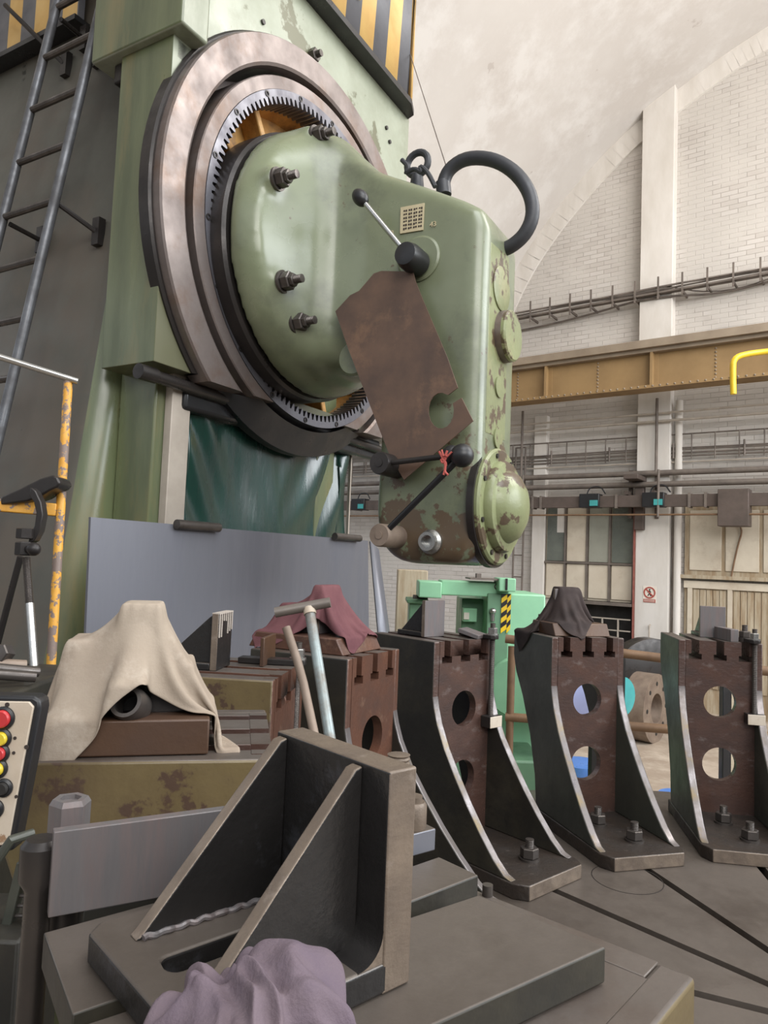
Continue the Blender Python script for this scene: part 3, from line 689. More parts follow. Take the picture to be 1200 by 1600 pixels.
# resample into stripes
pts = [Vector(p) for p in outl]; seg = []
acc = [0]
for i in range(len(pts)-1): acc.append(acc[-1]+(pts[i+1]-pts[i]).length)
def at_len(s_):
    for i in range(len(pts)-1):
        if s_ <= acc[i+1]: return pts[i].lerp(pts[i+1], (s_-acc[i])/(acc[i+1]-acc[i]))
    return pts[-1]
sl = 0; k = 0; b = MB(MF)
while sl < acc[-1]-.02:
    e = min(sl+.165, acc[-1]); m_ = 6
    ps = [at_len(sl+(e-sl)*i/m_) for i in range(m_+1)]; b.cur = k % 2
    vs = []; fs = []
    for p in ps:
        vs += [(p.x, p.y+0.0, za), (p.x, p.y+.10 if p.y < .95 else p.y, 3.0)]
    for i in range(m_): fs.append((2*i, 2*i+2, 2*i+3, 2*i+1))
    b.add(vs, fs); sl = e; k += 1
sg_ = b.build('warning_guard', [M['stripe_y'], M['stripe_k']], mc, smooth=50)
sm = sg_.modifiers.new('th', 'SOLIDIFY'); sm.thickness = .02; sm.offset = -1
b = MB(MF); b.prism([(.035, -.7), (.035, .98), (-.01, 1.10), (-.1, 1.135), (-.4, 1.135), (-.4, -.7)], [], za-.035, za+.005, lambda p, q, d: (p, q, d)); b.build('guard_lip', M['black'], mc)
# nameplate letters on the guard
textmesh('HZ', .12, MF @ Matrix.Translation((.035, .18, 1.86)) @ Matrix(((0, 0, 1, 0), (1, 0, 0, 0), (0, 1, 0, 0), (0, 0, 0, 1))), M['brass_plate'], mc, 'maker_letters', .006)

# big face ring with groove
def ringmb(prof, seg=96, c=(0, 0)):
    b = MB(MF); vs = []; fs = []
    m_ = len(prof)
    for i in range(seg):
        a_ = 2*PI*i/seg
        for r, t_ in prof: vs.append((t_, c[0]+r*math.cos(a_), c[1]+r*math.sin(a_)))
    for i in range(seg):
        j = (i+1) % seg
        for k in range(m_):
            l = (k+1) % m_; fs.append((i*m_+k, i*m_+l, j*m_+l, j*m_+k))
    b.add(vs, fs); return b
def clip_ring(o, zc, keep_above=True):
    bm = bmesh.new(); bm.from_mesh(o.data); inv = WM[o].inverted(); co = inv @ (MF @ Vector((0, 0, zc))); no = Vector((0, 0, 1 if keep_above else -1))
    g_ = bmesh.ops.bisect_plane(bm, geom=bm.verts[:]+bm.edges[:]+bm.faces[:], plane_co=co, plane_no=no, clear_inner=True)
    ed = [e for e in g_['geom_cut'] if isinstance(e, bmesh.types.BMEdge)]
    bmesh.ops.holes_fill(bm, edges=ed); bmesh.ops.recalc_face_normals(bm, faces=bm.faces)
    bm.to_mesh(o.data); bm.free(); o.data.shade_smooth(); o.data.set_sharp_from_angle(angle=R_(30)); return o
clip_ring(ringmb([(1.205, -.12), (1.205, -.01), (1.198, 0), (1.065, 0), (1.05, -.01), (1.05, -.30), (.99, -.30), (.99, -.4), (1.06, -.4), (1.06, -.12)]).build('outer_ring', M['steel'], mc, smooth=30), -.87)
clip_ring(ringmb([(1.225, -.12), (1.225, -.06), (1.215, -.05), (1.205, -.05), (1.205, -.12)]).build('back_rim', M['steel_dark'], mc, smooth=30), -.84)
clip_ring(ringmb([(1.005, -.36), (1.005, -.006), (1.0, .0), (.937, .0), (.935, -.005), (.93, -.36)]).build('inner_ring', M['steel'], mc, smooth=30), -.87)
clip_ring(ringmb([(1.10, -.16), (1.10, -.10), (1.0, -.05), (.96, -.03), (.96, -.16)]).build('lower_black_band', M['black'], mc, smooth=30), -.87, False)  # plain black band continuing the rings below the cut
# gear teeth ring (internal)
b = MB(MF); NT = 132; outer = circle(0, 0, .934, n=NT*4)[::-1]; inner = []
for i in range(NT):
    a_ = 2*PI*i/NT; da = 2*PI/NT
    for f_, r_ in ((.0, .898), (.30, .898), (.52, .862), (.78, .862)):
        inner.append((r_*math.cos(a_+da*f_), r_*math.sin(a_+da*f_)))
vs = []; nn_ = NT*4
oc = circle(0, 0, .934, n=nn_)
for t_ in (-.13, .004):
    vs += [(t_, p[0], p[1]) for p in oc]+[(t_, p[0], p[1]) for p in inner]
fs = []
for i in range(nn_):
    j = (i+1) % nn_
    fs += [(i, j, nn_+j, nn_+i), (2*nn_+i, 3*nn_+i, 3*nn_+j, 2*nn_+j), (nn_+i, nn_+j, 3*nn_+j, 3*nn_+i), (i, 2*nn_+i, 2*nn_+j, j)]
b.add(vs, fs); gr_ = b.build('gear_ring', M['teeth'], mc, smooth=20)
for k in range(18):
    a_ = 2*PI*(k+.3)/18; p = Vector((.004, .915*math.cos(a_), .915*math.sin(a_)))
    b = MB(MF); b.lathe([(.016, 0), (.016, .004), (.010, .004), (.010, -.002), (0, -.002)], p, (1, 0, 0), 14); b.build('cap_screw', M['steel_dark'], gr_)
# interior cavity
ringmb([(.90, -.13), (.87, -.26), (.92, -.26), (.92, -.13)]).build('bore_wall', M['ochre'], mc)
b = MB(MF); b.lathe([(.0, 0), (.92, 0), (.92, .02), (0, .02)], (-.27, 0, 0), (1, 0, 0), 64); b.build('bore_back', M['ochre'], mc)
for k, a_ in enumerate((84, 122, 146, 178, 205, 235, 292, 320, 20)):
    a_ = R_(a_); b = MB(MF @ Matrix.Rotation(a_, 4, 'X')); w_ = .07 if k == 0 else .022; b.prism([(-.26, .4), (-.26, .86), (-.13, .89), (-.13, .60), (-.16, .4)], [], -w_, w_, lambda p, q, d: (p, q, d)); b.build('rib', M['ochre'], mc, bevel=.008)
b = MB(MF); b.cyl((-.26, -.16, -.10), (-.06, -.18, -.11), .54, 64); b.build('inner_drum', M['steel_dark'], mc, smooth=40)

# milling head casting (remeshed into one smooth casting)
def head_mesh():
    b = MB(MF)
    C = (-.18, -.11)
    secs = []
    def rsec(t_, h0, h1, z0, z1, e):
        out_ = []
        for i in range(64):
            a_ = 2*PI*i/64; ca, sa = math.cos(a_), math.sin(a_)
            x = math.copysign(abs(ca)**(2/e), ca); y = math.copysign(abs(sa)**(2/e), sa)
            out_.append((t_, (h0+h1)/2+x*(h1-h0)/2, (z0+z1)/2+y*(z1-z0)/2))
        return out_
    secs.append(rsec(.10, C[0]-.70, C[0]+.70, C[1]-.70, C[1]+.70, 2))
    secs.append(rsec(.17, C[0]-.70, C[0]+.70, C[1]-.70, C[1]+.70, 2))
    secs.append(rsec(.25, C[0]-.66, C[0]+.66, C[1]-.67, C[1]+.67, 2.05))
    secs.append(rsec(.31, C[0]-.50, C[0]+.48, C[1]-.66, C[1]+.66, 2.4))
    secs.append(rsec(.36, -.55, .12, -.74, .52, 3.2))
    secs.append(rsec(.43, -.46, .03, -.74, .44, 4.5))
    secs.append(rsec(.58, -.43, .03, -.74, .29, 6))
    n = 64; vs = [p for s_ in secs for p in s_]
    fs = [(j*n+i, j*n+(i+1) % n, (j+1)*n+(i+1) % n, (j+1)*n+i) for j in range(len(secs)-1) for i in range(n)]
    fs += [tuple(range(n-1, -1, -1)), tuple((len(secs)-1)*n+i for i in range(n))]
    b.add(vs, fs)
    return b
hb = head_mesh()
side = [(.45, .38), (.64, .235), (.89, .105), (1.10, -.01), (1.19, -.07), (1.22, -.16), (1.22, -1.60), (1.16, -1.70), (.82, -1.70), (.72, -1.62), (.69, -1.45), (.70, -1.10), (.66, -.92), (.56, -.76), (.45, -.70)]
hb2 = MB(MF)
hb2.prism(side, [], -.43, .03, lambda p, q, d: (p, d, q))
head = thing('milling_head', MF @ Matrix.Translation((.9, -.2, -1.71)), None, None)
bpy.data.objects.remove(head)
def remesh_join(mbs, voxel, bevels):
    dg = None; bmx = bmesh.new()
    for mb_, bv in zip(mbs, bevels):
        o = mb_.build('tmp', M['green'], mc, bevel=bv, bseg=6, smooth=0)
        dg = bpy.context.evaluated_depsgraph_get(); dg.update()
        me = bpy.data.meshes.new_from_object(o.evaluated_get(dg)); bmx.from_mesh(me); bpy.data.objects.remove(o)
    me = bpy.data.meshes.new('head_casting'); bmx.to_mesh(me); bmx.free()
    o = bpy.data.objects.new('tmp', me); col.objects.link(o)
    r = o.modifiers.new('r', 'REMESH'); r.mode = 'VOXEL'; r.voxel_size = voxel; r.use_smooth_shade = True
    s = o.modifiers.new('s', 'SMOOTH'); s.iterations = 14; s.factor = .6
    dg = bpy.context.evaluated_depsgraph_get(); dg.update()
    me2 = bpy.data.meshes.new_from_object(o.evaluated_get(dg)); bpy.data.objects.remove(o)
    return me2
bosses = MB(MF); bolts = []
for (u, v) in ((520, 205), (462, 272), (470, 435), (490, 500)):
    p = mt(u, v, .40); bolts.append(p)
    bosses.cyl((.16, p.y, p.z), (.295, p.y, p.z), .062, 20)
p5 = Vector((.4, .22, .30)); p6 = Vector((.4, .30, -.35))
for p in (p5, p6): bolts.append(p); bosses.cyl((.16, p.y, p.z), (.295, p.y, p.z), .062, 20)
me2 = remesh_join([hb, hb2, bosses], .016, [0, .085, 0])
me2.materials.clear(); me2.materials.append(M['green'])
hc_ = bpy.data.objects.new('head_casting', me2); col.objects.link(hc_); hc_.parent = mc; WM[hc_] = WM[mc]
for p in me2.polygons: p.use_smooth = True
# material coordinates of the casting are those of its own object, so make the origin useful
def rebase(o, off):
    o.data.transform(Matrix.Translation(-Vector(off))); o.location = off; WM[o] = WM[o] @ Matrix.Translation(off)
rebase(hc_, (0, 0, -FLOORZ))
# flange plate behind the casting
b = MB(MF); b.lathe([(.0, 0), (.715, 0), (.715, .135), (.70, .15), (0, .15)], (-.06, -.18, -.11), (1, 0, 0), 96); b.build('flange_disc', M['steel_dark'], mc, smooth=30)
for p in bolts:
    b = MB(MF); b.lathe([(.055, 0), (.055, .012), (.02, .012)], (.29, p.y, p.z), (1, 0, 0), 24); b.hexn((.302, p.y, p.z), (1, 0, 0), .045, .045)
    b.hexn((.347, p.y, p.z), (1, 0, 0), .032, .02); b.stud((.365, p.y, p.z), (1, 0, 0), .020, .045); b.build('flange_bolt', M['socket'], mc, smooth=30)
# front covers
TF = 1.215
c0 = mt(783, 792, 1.24)
b = MB(MF); b.lathe([(.285, -.01), (.285, .022), (.0, .022)], (TF-.02, c0.y, c0.z), (1, 0, 0), 64); b.build('cover_base', M['steel_dark'], hc_, smooth=40)
b = MB(MF); b.lathe([(.272, .02), (.272, .035), (.262, .045), (.215, .045), (.215, .062), (.205, .08), (.17, .085), (.15, .12), (.10, .15), (.05, .165), (0, .168)], (TF-.02, c0.y, c0.z), (1, 0, 0), 64); cv = b.build('round_cover', M['green_front'], hc_, smooth=40)
for k in range(8):
    a_ = 2*PI*(k+.4)/8; b = MB(MF); b.cyl((TF+.02, c0.y+.24*math.cos(a_), c0.z+.24*math.sin(a_)), (TF+.032, c0.y+.24*math.cos(a_), c0.z+.24*math.sin(a_)), .012, 8); b.build('screw', M['steel_dark'], cv)
c1_ = mt(781, 452, TF); c2_ = mt(785, 527, TF)
b = MB(MF); b.lathe([(.105, -.01), (.105, .012), (.098, .015), (.0, .015)], (TF, c1_.y, c1_.z), (1, 0, 0), 48); b.build('small_cover', M['green_front'], hc_, smooth=40)
b = MB(MF); b.lathe([(.12, -.01), (.12, .05), (.112, .058), (.0, .058)], (TF, c2_.y, c2_.z), (1, 0, 0), 48); b.build('small_cover', [M['green_front']], hc_, smooth=40)
b = MB(MF); b.lathe([(.122, 0), (.122, .035), (.115, .035), (.115, 0)], (TF, c2_.y, c2_.z), (1, 0, 0), 48); b.build('cover_rim', M['steel'], hc_, smooth=40)
b = MB(MF); b.prism([(c1_.y-.14, -.22), (c1_.y+.10, -.20), (c1_.y+.11, -1.10), (c1_.y-.14, -1.10)], [], TF-.01, TF+.006, lambda p, q, d: (d, p, q)); b.build('front_panel', M['green_front'], hc_, bevel=.004)
for (u, v) in ((777, 605), (775, 685)):
    p = mt(u, v, TF); b = MB(MF); b.lathe([(.05, 0), (.05, .014), (0, .016)], (TF, p.y, p.z), (1, 0, 0), 24); b.build('plug', M['green_front'], hc_)
# side fittings (towards the camera: -h)
SD = (0, -1, 0)
def sp(u, v, hh=-.43): return mh(u, v, hh)
p = sp(655, 405); b = MB(MF); b.lathe([(.11, 0), (.11, .012), (.10, .018), (.045, .018), (.045, .04)], (p.x, -.425, p.z), SD, 40); hubf = b.build('lever_flange', M['green'], hc_, smooth=30)
rebase(hubf, (0, 0, 0))
p = sp(638, 400, -.55); b = MB(MF); b.lathe([(.05, 0), (.062, .01), (.062, .10), (.052, .14), (.0, .15)], (p.x+.0, -.445, p.z), SD, 32); hub = b.build('lever_hub', M['black'], hc_, smooth=40)
q = sp(563, 309, -.58); b = MB(MF); b.cyl((p.x, -.54, p.z), q, .012, 12); lv = b.build('lever_rod', M['chrome'], hub)
b = MB(MF); dd = (q-Vector((p.x, -.54, p.z))).normalized(); b.ball(q, .036, 20, d=dd, sz=1.35); b.build('lever_knob', M['black'], lv)
# data plate and small letters
b = MB(MF); pa, pb_, pc_, pd_ = sp(627, 325), sp(664, 318), sp(662, 360), sp(626, 366)
b.prism([(q.x, q.z) for q in (pa, pb_, pc_, pd_)], [], -.432, -.437, lambda x_, z_, d: (x_, d, z_)); dp = b.build('data_plate', M['brass_plate'], hc_)
b = MB(MF); rnd = random.Random(3)
for r0 in range(6):
    for c_ in range(4):
        o_ = pa.lerp(pb_, .14+c_*.215).lerp(pd_.lerp(pc_, .14+c_*.215), .14+r0*.135)
        for s__ in range(2):
            x_ = o_.x+s__*.011; b.box(x_, x_+.008, -.4385, -.437, o_.z-rnd.uniform(.006, .011), o_.z)
b.build('lettering', M['ink'], dp)
def side_text(txt, u, v, size):
    p = sp(u, v); textmesh(txt, size, MF @ Matrix.Translation((p.x, -.432, p.z)) @ Matrix(((1, 0, 0, 0), (0, 0, -1, 0), (0, 1, 0, 0), (0, 0, 0, 1))), M['brass_plate'], hc_, 'cast_numeral', .002)
side_text('43', 677, 351, .035); side_text('B', 613, 364, .03)
# lower hubs
def hubat(u, v, r, l0, m, nm):
    p = sp(u, v, -.43-l0); b = MB(MF); b.lathe([(r, 0), (r, l0-.01), (r*.92, l0), (0, l0)], (p.x, -.43, p.z), SD, 32); b.lathe([(r*.35, 0), (r*.35, .004), (0, .004)], (p.x, -.43-l0, p.z), SD, 16)
    return b.build(nm, m, hc_, smooth=30), Vector((p.x, -.43-l0+.03, p.z))
hu, pu = hubat(592, 723, .052, .17, M['steel_dark'], 'upper_spindle')
hl, pl_ = hubat(592, 836, .052, .17, M['brownrust'], 'lower_spindle')
q = sp(722, 712, -.62); b = MB(MF); b.cyl(pl_, q, .014, 12); lr = b.build('lever_rod', M['black'], hl)
b = MB(MF); b.ball(q, .05, 20); b.build('lever_knob', M['black'], lr)
q2 = sp(706, 712, -.58); b = MB(MF); b.cyl(pu, q2, .013, 12); lr2 = b.build('lever_rod', M['steel_dark'], hu)
b = MB(MF); b.ball(q2, .045, 20); b.build('lever_knob', M['black'], lr2)
p = sp(668, 846, -.47); b = MB(MF); b.lathe([(.055, -.0), (.055, .025), (.042, .035), (.042, .06), (.028, .06), (.028, .02), (0, .02)], (p.x, -.42, p.z), SD, 32); b.build('steel_socket', M['chrome'], hc_, smooth=30)
b = MB(MF); p = sp(555, 560); b.lathe([(.09, 0), (.09, .02), (.08, .03), (0, .03)], (p.x, -.42, p.z), SD, 32); b.build('side_cover', M['green'], hc_, smooth=40)
# eye bolt, hose
p = mh(652, 268, -.2); b = MB(MF); q = p+Vector((0, 0, -.03)); b.cyl(q+Vector((0, 0, -.12)), q+Vector((0, 0, .01)), .045, 16, r2=.03)
b.tube([q+Vector((.06*math.cos(k*PI/10), 0, .07+.06*math.sin(k*PI/10))) for k in range(20)], .018, 10, closed=True); b.build('eye_bolt', M['rubber'], hc_)
ropep = [mh(u, v, -.28) for u, v in ((628, 250), (640, 262), (632, 272), (648, 262), (660, 272), (655, 258), (668, 268), (680, 292))]
b = MB(); b.tube([MF @ q for q in ropep], .012, 8, 2); tag(b.build('tie_rope', M['rubber']), 'black rope knotted through the eye bolt on top of the milling head', 'rope')
hp = [mh(u, v, -.15) for u, v in ((694, 305), (692, 285), (703, 262), (730, 246), (770, 248), (805, 268), (828, 300), (834, 335), (822, 365), (800, 385), (780, 392))]
b = MB(); b.tube([MF @ q for q in hp], .034, 14, 2); b.tube([MF @ hp[0], MF @ hp[1]], .038, 14); tag(b.build('rubber_hose', M['rubber']), 'thick black hose looping over the top of the milling head', 'hose')
b = MB(); b.tube([MF @ mt(640, 82, 0.0), MF @ mh(698, 262, -.15)], .003, 6); tag(b.build('thin_wire', M['pipe']), 'thin wire strung from the striped guard to the black hose', 'wire')
b = MB(); rp_ = [mh(u, v, -.66) for u, v in ((693, 742), (697, 728), (690, 712), (684, 703), (694, 718), (700, 708), (692, 726), (688, 716), (698, 722), (694, 736), (700, 742))]
b.tube([MF @ q for q in rp_], .005, 6, 2); b.tube([MF @ mh(u, v, -.665) for u, v in ((690, 703), (694, 716), (700, 700), (696, 716), (706, 706))], .004, 6, 1)
tag(b.build('red_string', M['redrag']), 'pinkish red string tying the two black lever rods together', 'string')

# brown sheet leaning on the head side
pol = [(525, 487), (548, 462), (562, 455), (585, 428), (597, 424), (646, 425), (650, 440), (662, 470), (700, 560), (716, 608), (703, 618), (697, 614)]
for k in range(9):
    a_ = R_(-70-k*28); pol.append((690+21*math.cos(a_+0), 642+29*math.sin(a_)))
pol = [(525, 487), (548, 462), (562, 455), (585, 428), (597, 424), (646, 425), (650, 440), (662, 470), (700, 560), (716, 606), (702, 617)]
cx_, cy_ = 690, 642
ov = []
for k in range(16):
    a_ = R_(-62-k*(360-38)/15); ov.append((cx_+20*math.cos(a_), cy_+28*math.sin(a_)))
pol += ov+[(722, 622), (740, 658), (632, 750), (610, 712), (594, 672), (566, 600), (545, 545)]
pts2 = [sp(u, v, -.50) for u, v in pol]
b = MB(MF); b.prism([(q.x, q.z) for q in pts2], [], -.50, -.506, lambda x_, z_, d: (x_, d, z_))
bp_ = b.build('template_plate', M['brownplate'])
tag(bp_, 'brown cut sheet template with a keyhole notch leaning on the milling head', 'sheet metal')
# ladder on the column
ld = thing('steel_ladder', MF @ Matrix.Translation((-2, -1.5, -2.0)), 'dark steel ladder fixed up the grimy side of the green column', 'ladder')
Nf = (Vector((0, -1, .115))).normalized()
def ms(u, v, off):
    # point on a plane parallel to the sloping column side, off metres in front of it
    p0 = MF @ Vector((0, -.99, 0))+(MF.to_3x3() @ Nf)*off
    return MF.inverted() @ onp(u, v, p0, MF.to_3x3() @ Nf)
LO = .22
railA = [(96, -20), (92, 0), (72, 90), (50, 170), (30, 250), (8, 337), (-20, 440)]
railB = [(165, -20), (160, 0), (143, 80), (117, 167), (100, 247), (77, 343), (40, 500), (0, 680), (-30, 800)]
for rl_ in (railA, railB):
    P0 = ms(*rl_[0], LO); P1 = ms(*rl_[-1], LO)
    b = MB(MF); b.cyl(P0, P1, .024, 14); b.build('ladder_rail', M['ladder'], ld)
A0, A1 = ms(*railA[0], LO), ms(*railA[-1], LO); B0, B1 = ms(*railB[0], LO), ms(*railB[-1], LO)
def atz(P, Q, z): return P.lerp(Q, (z-P.z)/(Q.z-P.z))
rz_ = [ms(117, 142, LO).z+.0]
dz = (ms(143, 62, LO).z-ms(117, 142, LO).z)
zr = ms(118, 142, LO).z
step_ = (ms(118, 142, LO).z-ms(77, 316, LO).z)/2
for k in range(-6, 4):
    z = zr+k*step_
    a_, c_ = atz(A0, A1, z), atz(B0, B1, z)
    b = MB(MF); b.cyl(a_, c_, .017, 10); b.build('rung', M['socket'], ld)
for (u, v, u2, v2) in ((90, 318, 150, 362), (15, 350, 62, 375), (152, 62, 150, 85), (8, 8, 100, 100), (95, 30, 130, 60), (188, 5, 222, 45)):
    a_ = ms(u, v, LO-.02); c_ = ms(u2, v2, .03); b = MB(MF); b.cyl(a_, c_, .013, 8); b.cyl(c_, c_+Vector((0, .03, 0)), .03, 8)
    b.box(c_.x-.02, c_.x+.03, c_.y-.01, c_.y+.03, c_.z-.07, c_.z+.07); b.build('wall_bracket', M['steel_dark'], ld)
# striped board at the upper left
b = MB(MF)
q0 = ms(0, 92, .06); zb = ms(60, 62, .06).z; k = 0; t_ = q0.x-1.2
t1_ = ms(128, 20, .06).x
while t_ < t1_:
    b.cur = k % 2
    h1 = colh(zb)-.06; h2 = colh(zb+1.2)-.06
    b.box(t_, min(t_+.13, t1_), h1-.02, h1+.02, zb, zb+1.2); t_ += .13; k += 1
b.build('warning_board', [M['stripe_y'], M['stripe_k']], mc, weld=False)
b = MB(MF); b.box(q0.x-1.2, t1_, colh(zb)-.10, colh(zb)+.0, zb-.03, zb); b.build('board_lip', M['black'], mc)
# rail & cover below the carriage
ra = mt(235, 575, .02); rb = mt(562, 688, .02)
b = MB(MF); b.cyl((-.12, -1.16, -.89), (-.12, .98, -.92), .03, 12); b.cyl((-.12, -1.16, -.89), (-.12, -1.06, -.89), .036, 12); b.build('cover_roller', M['steel_dark'], mc)
b = MB(MF); b.box(-.36, -.13, -.86, 1.02, -1.0, -.85); b.build('dark_cover_bar', M['black'], mc, bevel=.02)  # black bar stands for the rolled cover and the shade under the ring
# dark green plastic sheet hanging below
gl = [mt(288, 600, -.2), mt(281, 815, -.2), mt(545, 835, -.2), mt(552, 690, -.2)]
b = MB(MF); nx, nz = 60, 40; vs = []; fs = []
rnd = random.Random(5)
for j in range(nz+1):
    for i in range(nx+1):
        s_ = i/nx; v_ = j/nz
        hcoord = gl[0].y+.03+(gl[3].y-gl[0].y-.05)*s_
        z = -.90+(-1.62+.90)*v_
        amp = .030*math.exp(-((s_-1)*3.2)**2)*(1-v_*.75)+.010*math.exp(-((s_)*6)**2)*(1-v_*.5)+.0012
        d = amp*math.sin((s_*40+v_*(22-18*s_)*(1 if s_ > .5 else -.6)))+.006*math.sin(s_*15+1)+.005*math.sin(v_*6+s_*5)
        vs.append((-.20+d, hcoord-.04*math.sin(PI*v_)*(1 if s_ > .9 else 0), z))
for j in range(nz):
    for i in range(nx): k = j*(nx+1)+i; fs.append((k, k+1, k+nx+2, k+nx+1))
b.add(vs, fs); o = b.build('plastic_cover', M['plastic'], smooth=80); sm = o.modifiers.new('t', 'SOLIDIFY'); sm.thickness = .004
tag(o, 'shiny dark green plastic sheet hanging below the gear ring', 'plastic sheet')
b = MB(MF)
for hh_ in (gl[0].y+.02, gl[3].y-.02):
    b = MB(MF); b.box(-.21, -.19, hh_-.012, hh_+.0, -1.62, -.93); b.build('cover_edge_strip', M['pipe_pale'], o)
# grey sheet metal panel standing in front of the column
TS = .12
cn = [mt(142, 808, TS), mt(575, 845, TS), mt(606, 1010, TS), mt(160, 1010, TS)]
sp_ = thing('sheet_guard', MF @ Matrix.Translation((TS, 0, -2.1)), 'blue grey sheet metal guard standing behind the cloth covered brackets', 'sheet metal')
b = MB(MF); b.prism([(cn[0].y, cn[0].z), (cn[1].y, cn[1].z), (cn[1].y+.14, cn[1].z-1.4), (cn[0].y+.04, cn[0].z-1.4)], [], TS, TS-.012, lambda p, q, d: (d, p, q)); b.build('main_panel', M['sheet'], sp_)
b = MB(MF); e0 = cn[1]
wg = [mt(u, v, TS-.03) for u, v in ((579, 846), (592, 858), (630, 1010), (607, 1010))]
wg[2] = wg[2]+Vector((0, .12, -.8)); wg[3] = wg[3]+Vector((0, .09, -.8))
b.add([tuple(q) for q in wg], [(0, 1, 2, 3)]); o = b.build('side_wing', M['sheet'], sp_)
sm = o.modifiers.new('t', 'SOLIDIFY'); sm.thickness = .01
for (u0, v0, u1, v1) in ((276, 819, 342, 825), (523, 838, 562, 843)):
    a_, c_ = mt(u0, v0, TS+.02), mt(u1, v1, TS+.02)
    b = MB(MF); b.cyl(a_, (a_.x, c_.y, a_.z), .021, 12); b.build('rolled_hook', M['socket'], sp_)

# ---------------------------------------------------------------- rotary table
TC = Vector((1.42, 1.95, 0)); TZ = 1.10
tb = thing('rotary_table', (TC.x, TC.y, 0), 'large dark rotary table with radial slots carrying the ring of brackets', 'machine table')
angs = [80.3, 106, 131.4, 156.8, 182.5, 208, 234, 54.5, 29, 3, -22, -48, -74, -100]
holes = []
for a_ in angs:
    d = Vector((math.cos(R_(a_)), math.sin(R_(a_)))); q = Vector((-d.y, d.x))*.017
    holes.append([tuple(d*.22+q), tuple(d*2.0+q), tuple(d*2.0-q), tuple(d*.22-q)])
b = MB(Matrix.Translation((TC.x, TC.y, 0))); b.prism(circle(0, 0, 2.1, n=96), holes, TZ-.06, TZ); b.build('slotted_top', M['plate'], tb, bevel=0)
b = MB(Matrix.Translation((TC.x, TC.y, 0))); b.lathe([(0, 0), (1.9, 0), (1.9, .6), (2.1, .8), (2.1, TZ-.061), (0, TZ-.061)], (0, 0, 0), (0, 0, 1), 96); b.build('table_body', M['side_black'], tb)
pc = onz(980, 1373, TZ); b = MB(); b.prism(circle(pc.x, pc.y, .135, n=40), [circle(pc.x, pc.y, .132, n=40)], TZ-.001, TZ+.0008); b.build('plug_seam', M['steel_dark'], tb)

# ---------------------------------------------------------------- slotted brackets
BH, BW, BD = .87, .385, .40
def tslot_top(w, z0, z1, xs=(-.115, .0, .115)):
    """outline in (y,z) of a slab with three T slots open at the top"""
    pts = [(-w/2, z0), (w/2, z0), (w/2, z1)]
    for x in sorted(xs, reverse=True):
        pts += [(x+.018, z1), (x+.018, z1-.065), (x+.03, z1-.065), (x+.03, z1-.092), (x-.03, z1-.092), (x-.03, z1-.065), (x-.018, z1-.065), (x-.018, z1)]
    pts += [(-w/2, z1)]
    return pts
def rib_profile():
    front = [(0, BH), (0, .645), (.01, .60), (.030, .54), (.075, .45), (.135, .36), (.205, .265), (.275, .18), (.345, .105), (.395, .065), (.43, .055)]
    back = [(-.12, .055), (-.14, .2), (-.20, .38), (-.29, .55), (-.37, .66), (-BD, .74), (-BD, BH)]
    return front+back
def bracket(pos, ang, label, side_m, face_m, holes_on=(1, 1), bolts=((.14, -.02), (.34, .03)), toe=True, zs=1, slots=(-.115, .0, .115)):
    F = Matrix.Translation((pos[0], pos[1], TZ)) @ Matrix.Rotation(R_(ang+180), 4, 'Z') @ Matrix.Diagonal((1, 1, zs, 1))    # local +x towards the table centre
    t = thing('slotted_bracket', F, label, 'bracket', 'slotted brackets round the rotary table')
    hs = []
    if holes_on[0]: hs.append(circle(0, .58, .075, n=36))
    if holes_on[1]: hs.append(circle(0, .285, .078, n=36))
    b = MB(F); b.prism(tslot_top(BW-.067, .03, BH, slots), hs, -.035, 0, lambda y, z, d: (d, y, z))
    b.build('face_plate', [face_m, M['top']], t, bevel=.001, pick=lambda n_, c_: 1 if n_.z > .9 and c_.z > TZ+.8 else 0)
    b = MB(F); b.prism(tslot_top(BW-.06, .74, BH-.0006, slots), [], -BD, -.035, lambda y, z, d: (d, y, z)); b.build('slotted_top', [face_m, M['top']], t, bevel=.001, pick=lambda n_, c_: 1 if n_.z > .9 else 0)
    for s_ in (-1, 1):
        y0, y1 = sorted((s_*BW/2, s_*(BW/2-.034)))
        b = MB(F); b.prism(rib_profile(), [], y0-.001*(s_ < 0), y1+.001*(s_ > 0), lambda x, z, d: (x, d, z))
        fwd = (F.to_3x3() @ Vector((1, 0, 0)))
        b.build('side_rib', [side_m, M['worn'], face_m, M['top']], t, bevel=.005,
                pick=lambda n_, c_, F=F, fwd=fwd: (3 if n_.z > .95 and (F.inverted() @ c_).z > .8 else (2 if (F.inverted() @ c_).z > .7 else 1) if n_.dot(fwd)+n_.z*.8 > .6 else 0))
    if toe:
        b = MB(F); b.prism([(-.16, -BW/2-.004), (.44, -BW/2-.004), (.49, -BW/2+.03), (.49, BW/2-.03), (.44, BW/2+.004), (-.16, BW/2+.004)], [], 0, .055); b.build('base_plate', [M['base'], M['angle_face']], t, bevel=.004, pick=lambda n_, c_, fwd=fwd: 1 if n_.dot(fwd) > .9 else 0)
        for (bx, by) in bolts:
            b = MB(F); b.lathe([(.04, 0), (.04, .008), (.014, .008)], (bx, by, .055), (0, 0, 1), 20); b.stud((bx, by, .063), (0, 0, 1), .017, .07)
            o = b.build('clamp_stud', M['socket'], t)
            b = MB(F); b.hexn((bx, by, .064), (0, 0, 1), .036, .038); b.build('nut', M['socket'], o, smooth=20)
    return t, F
def pol_(r, a): return (TC.x+r*math.cos(R_(a)), TC.y+r*math.sin(R_(a)))
BRK = {}
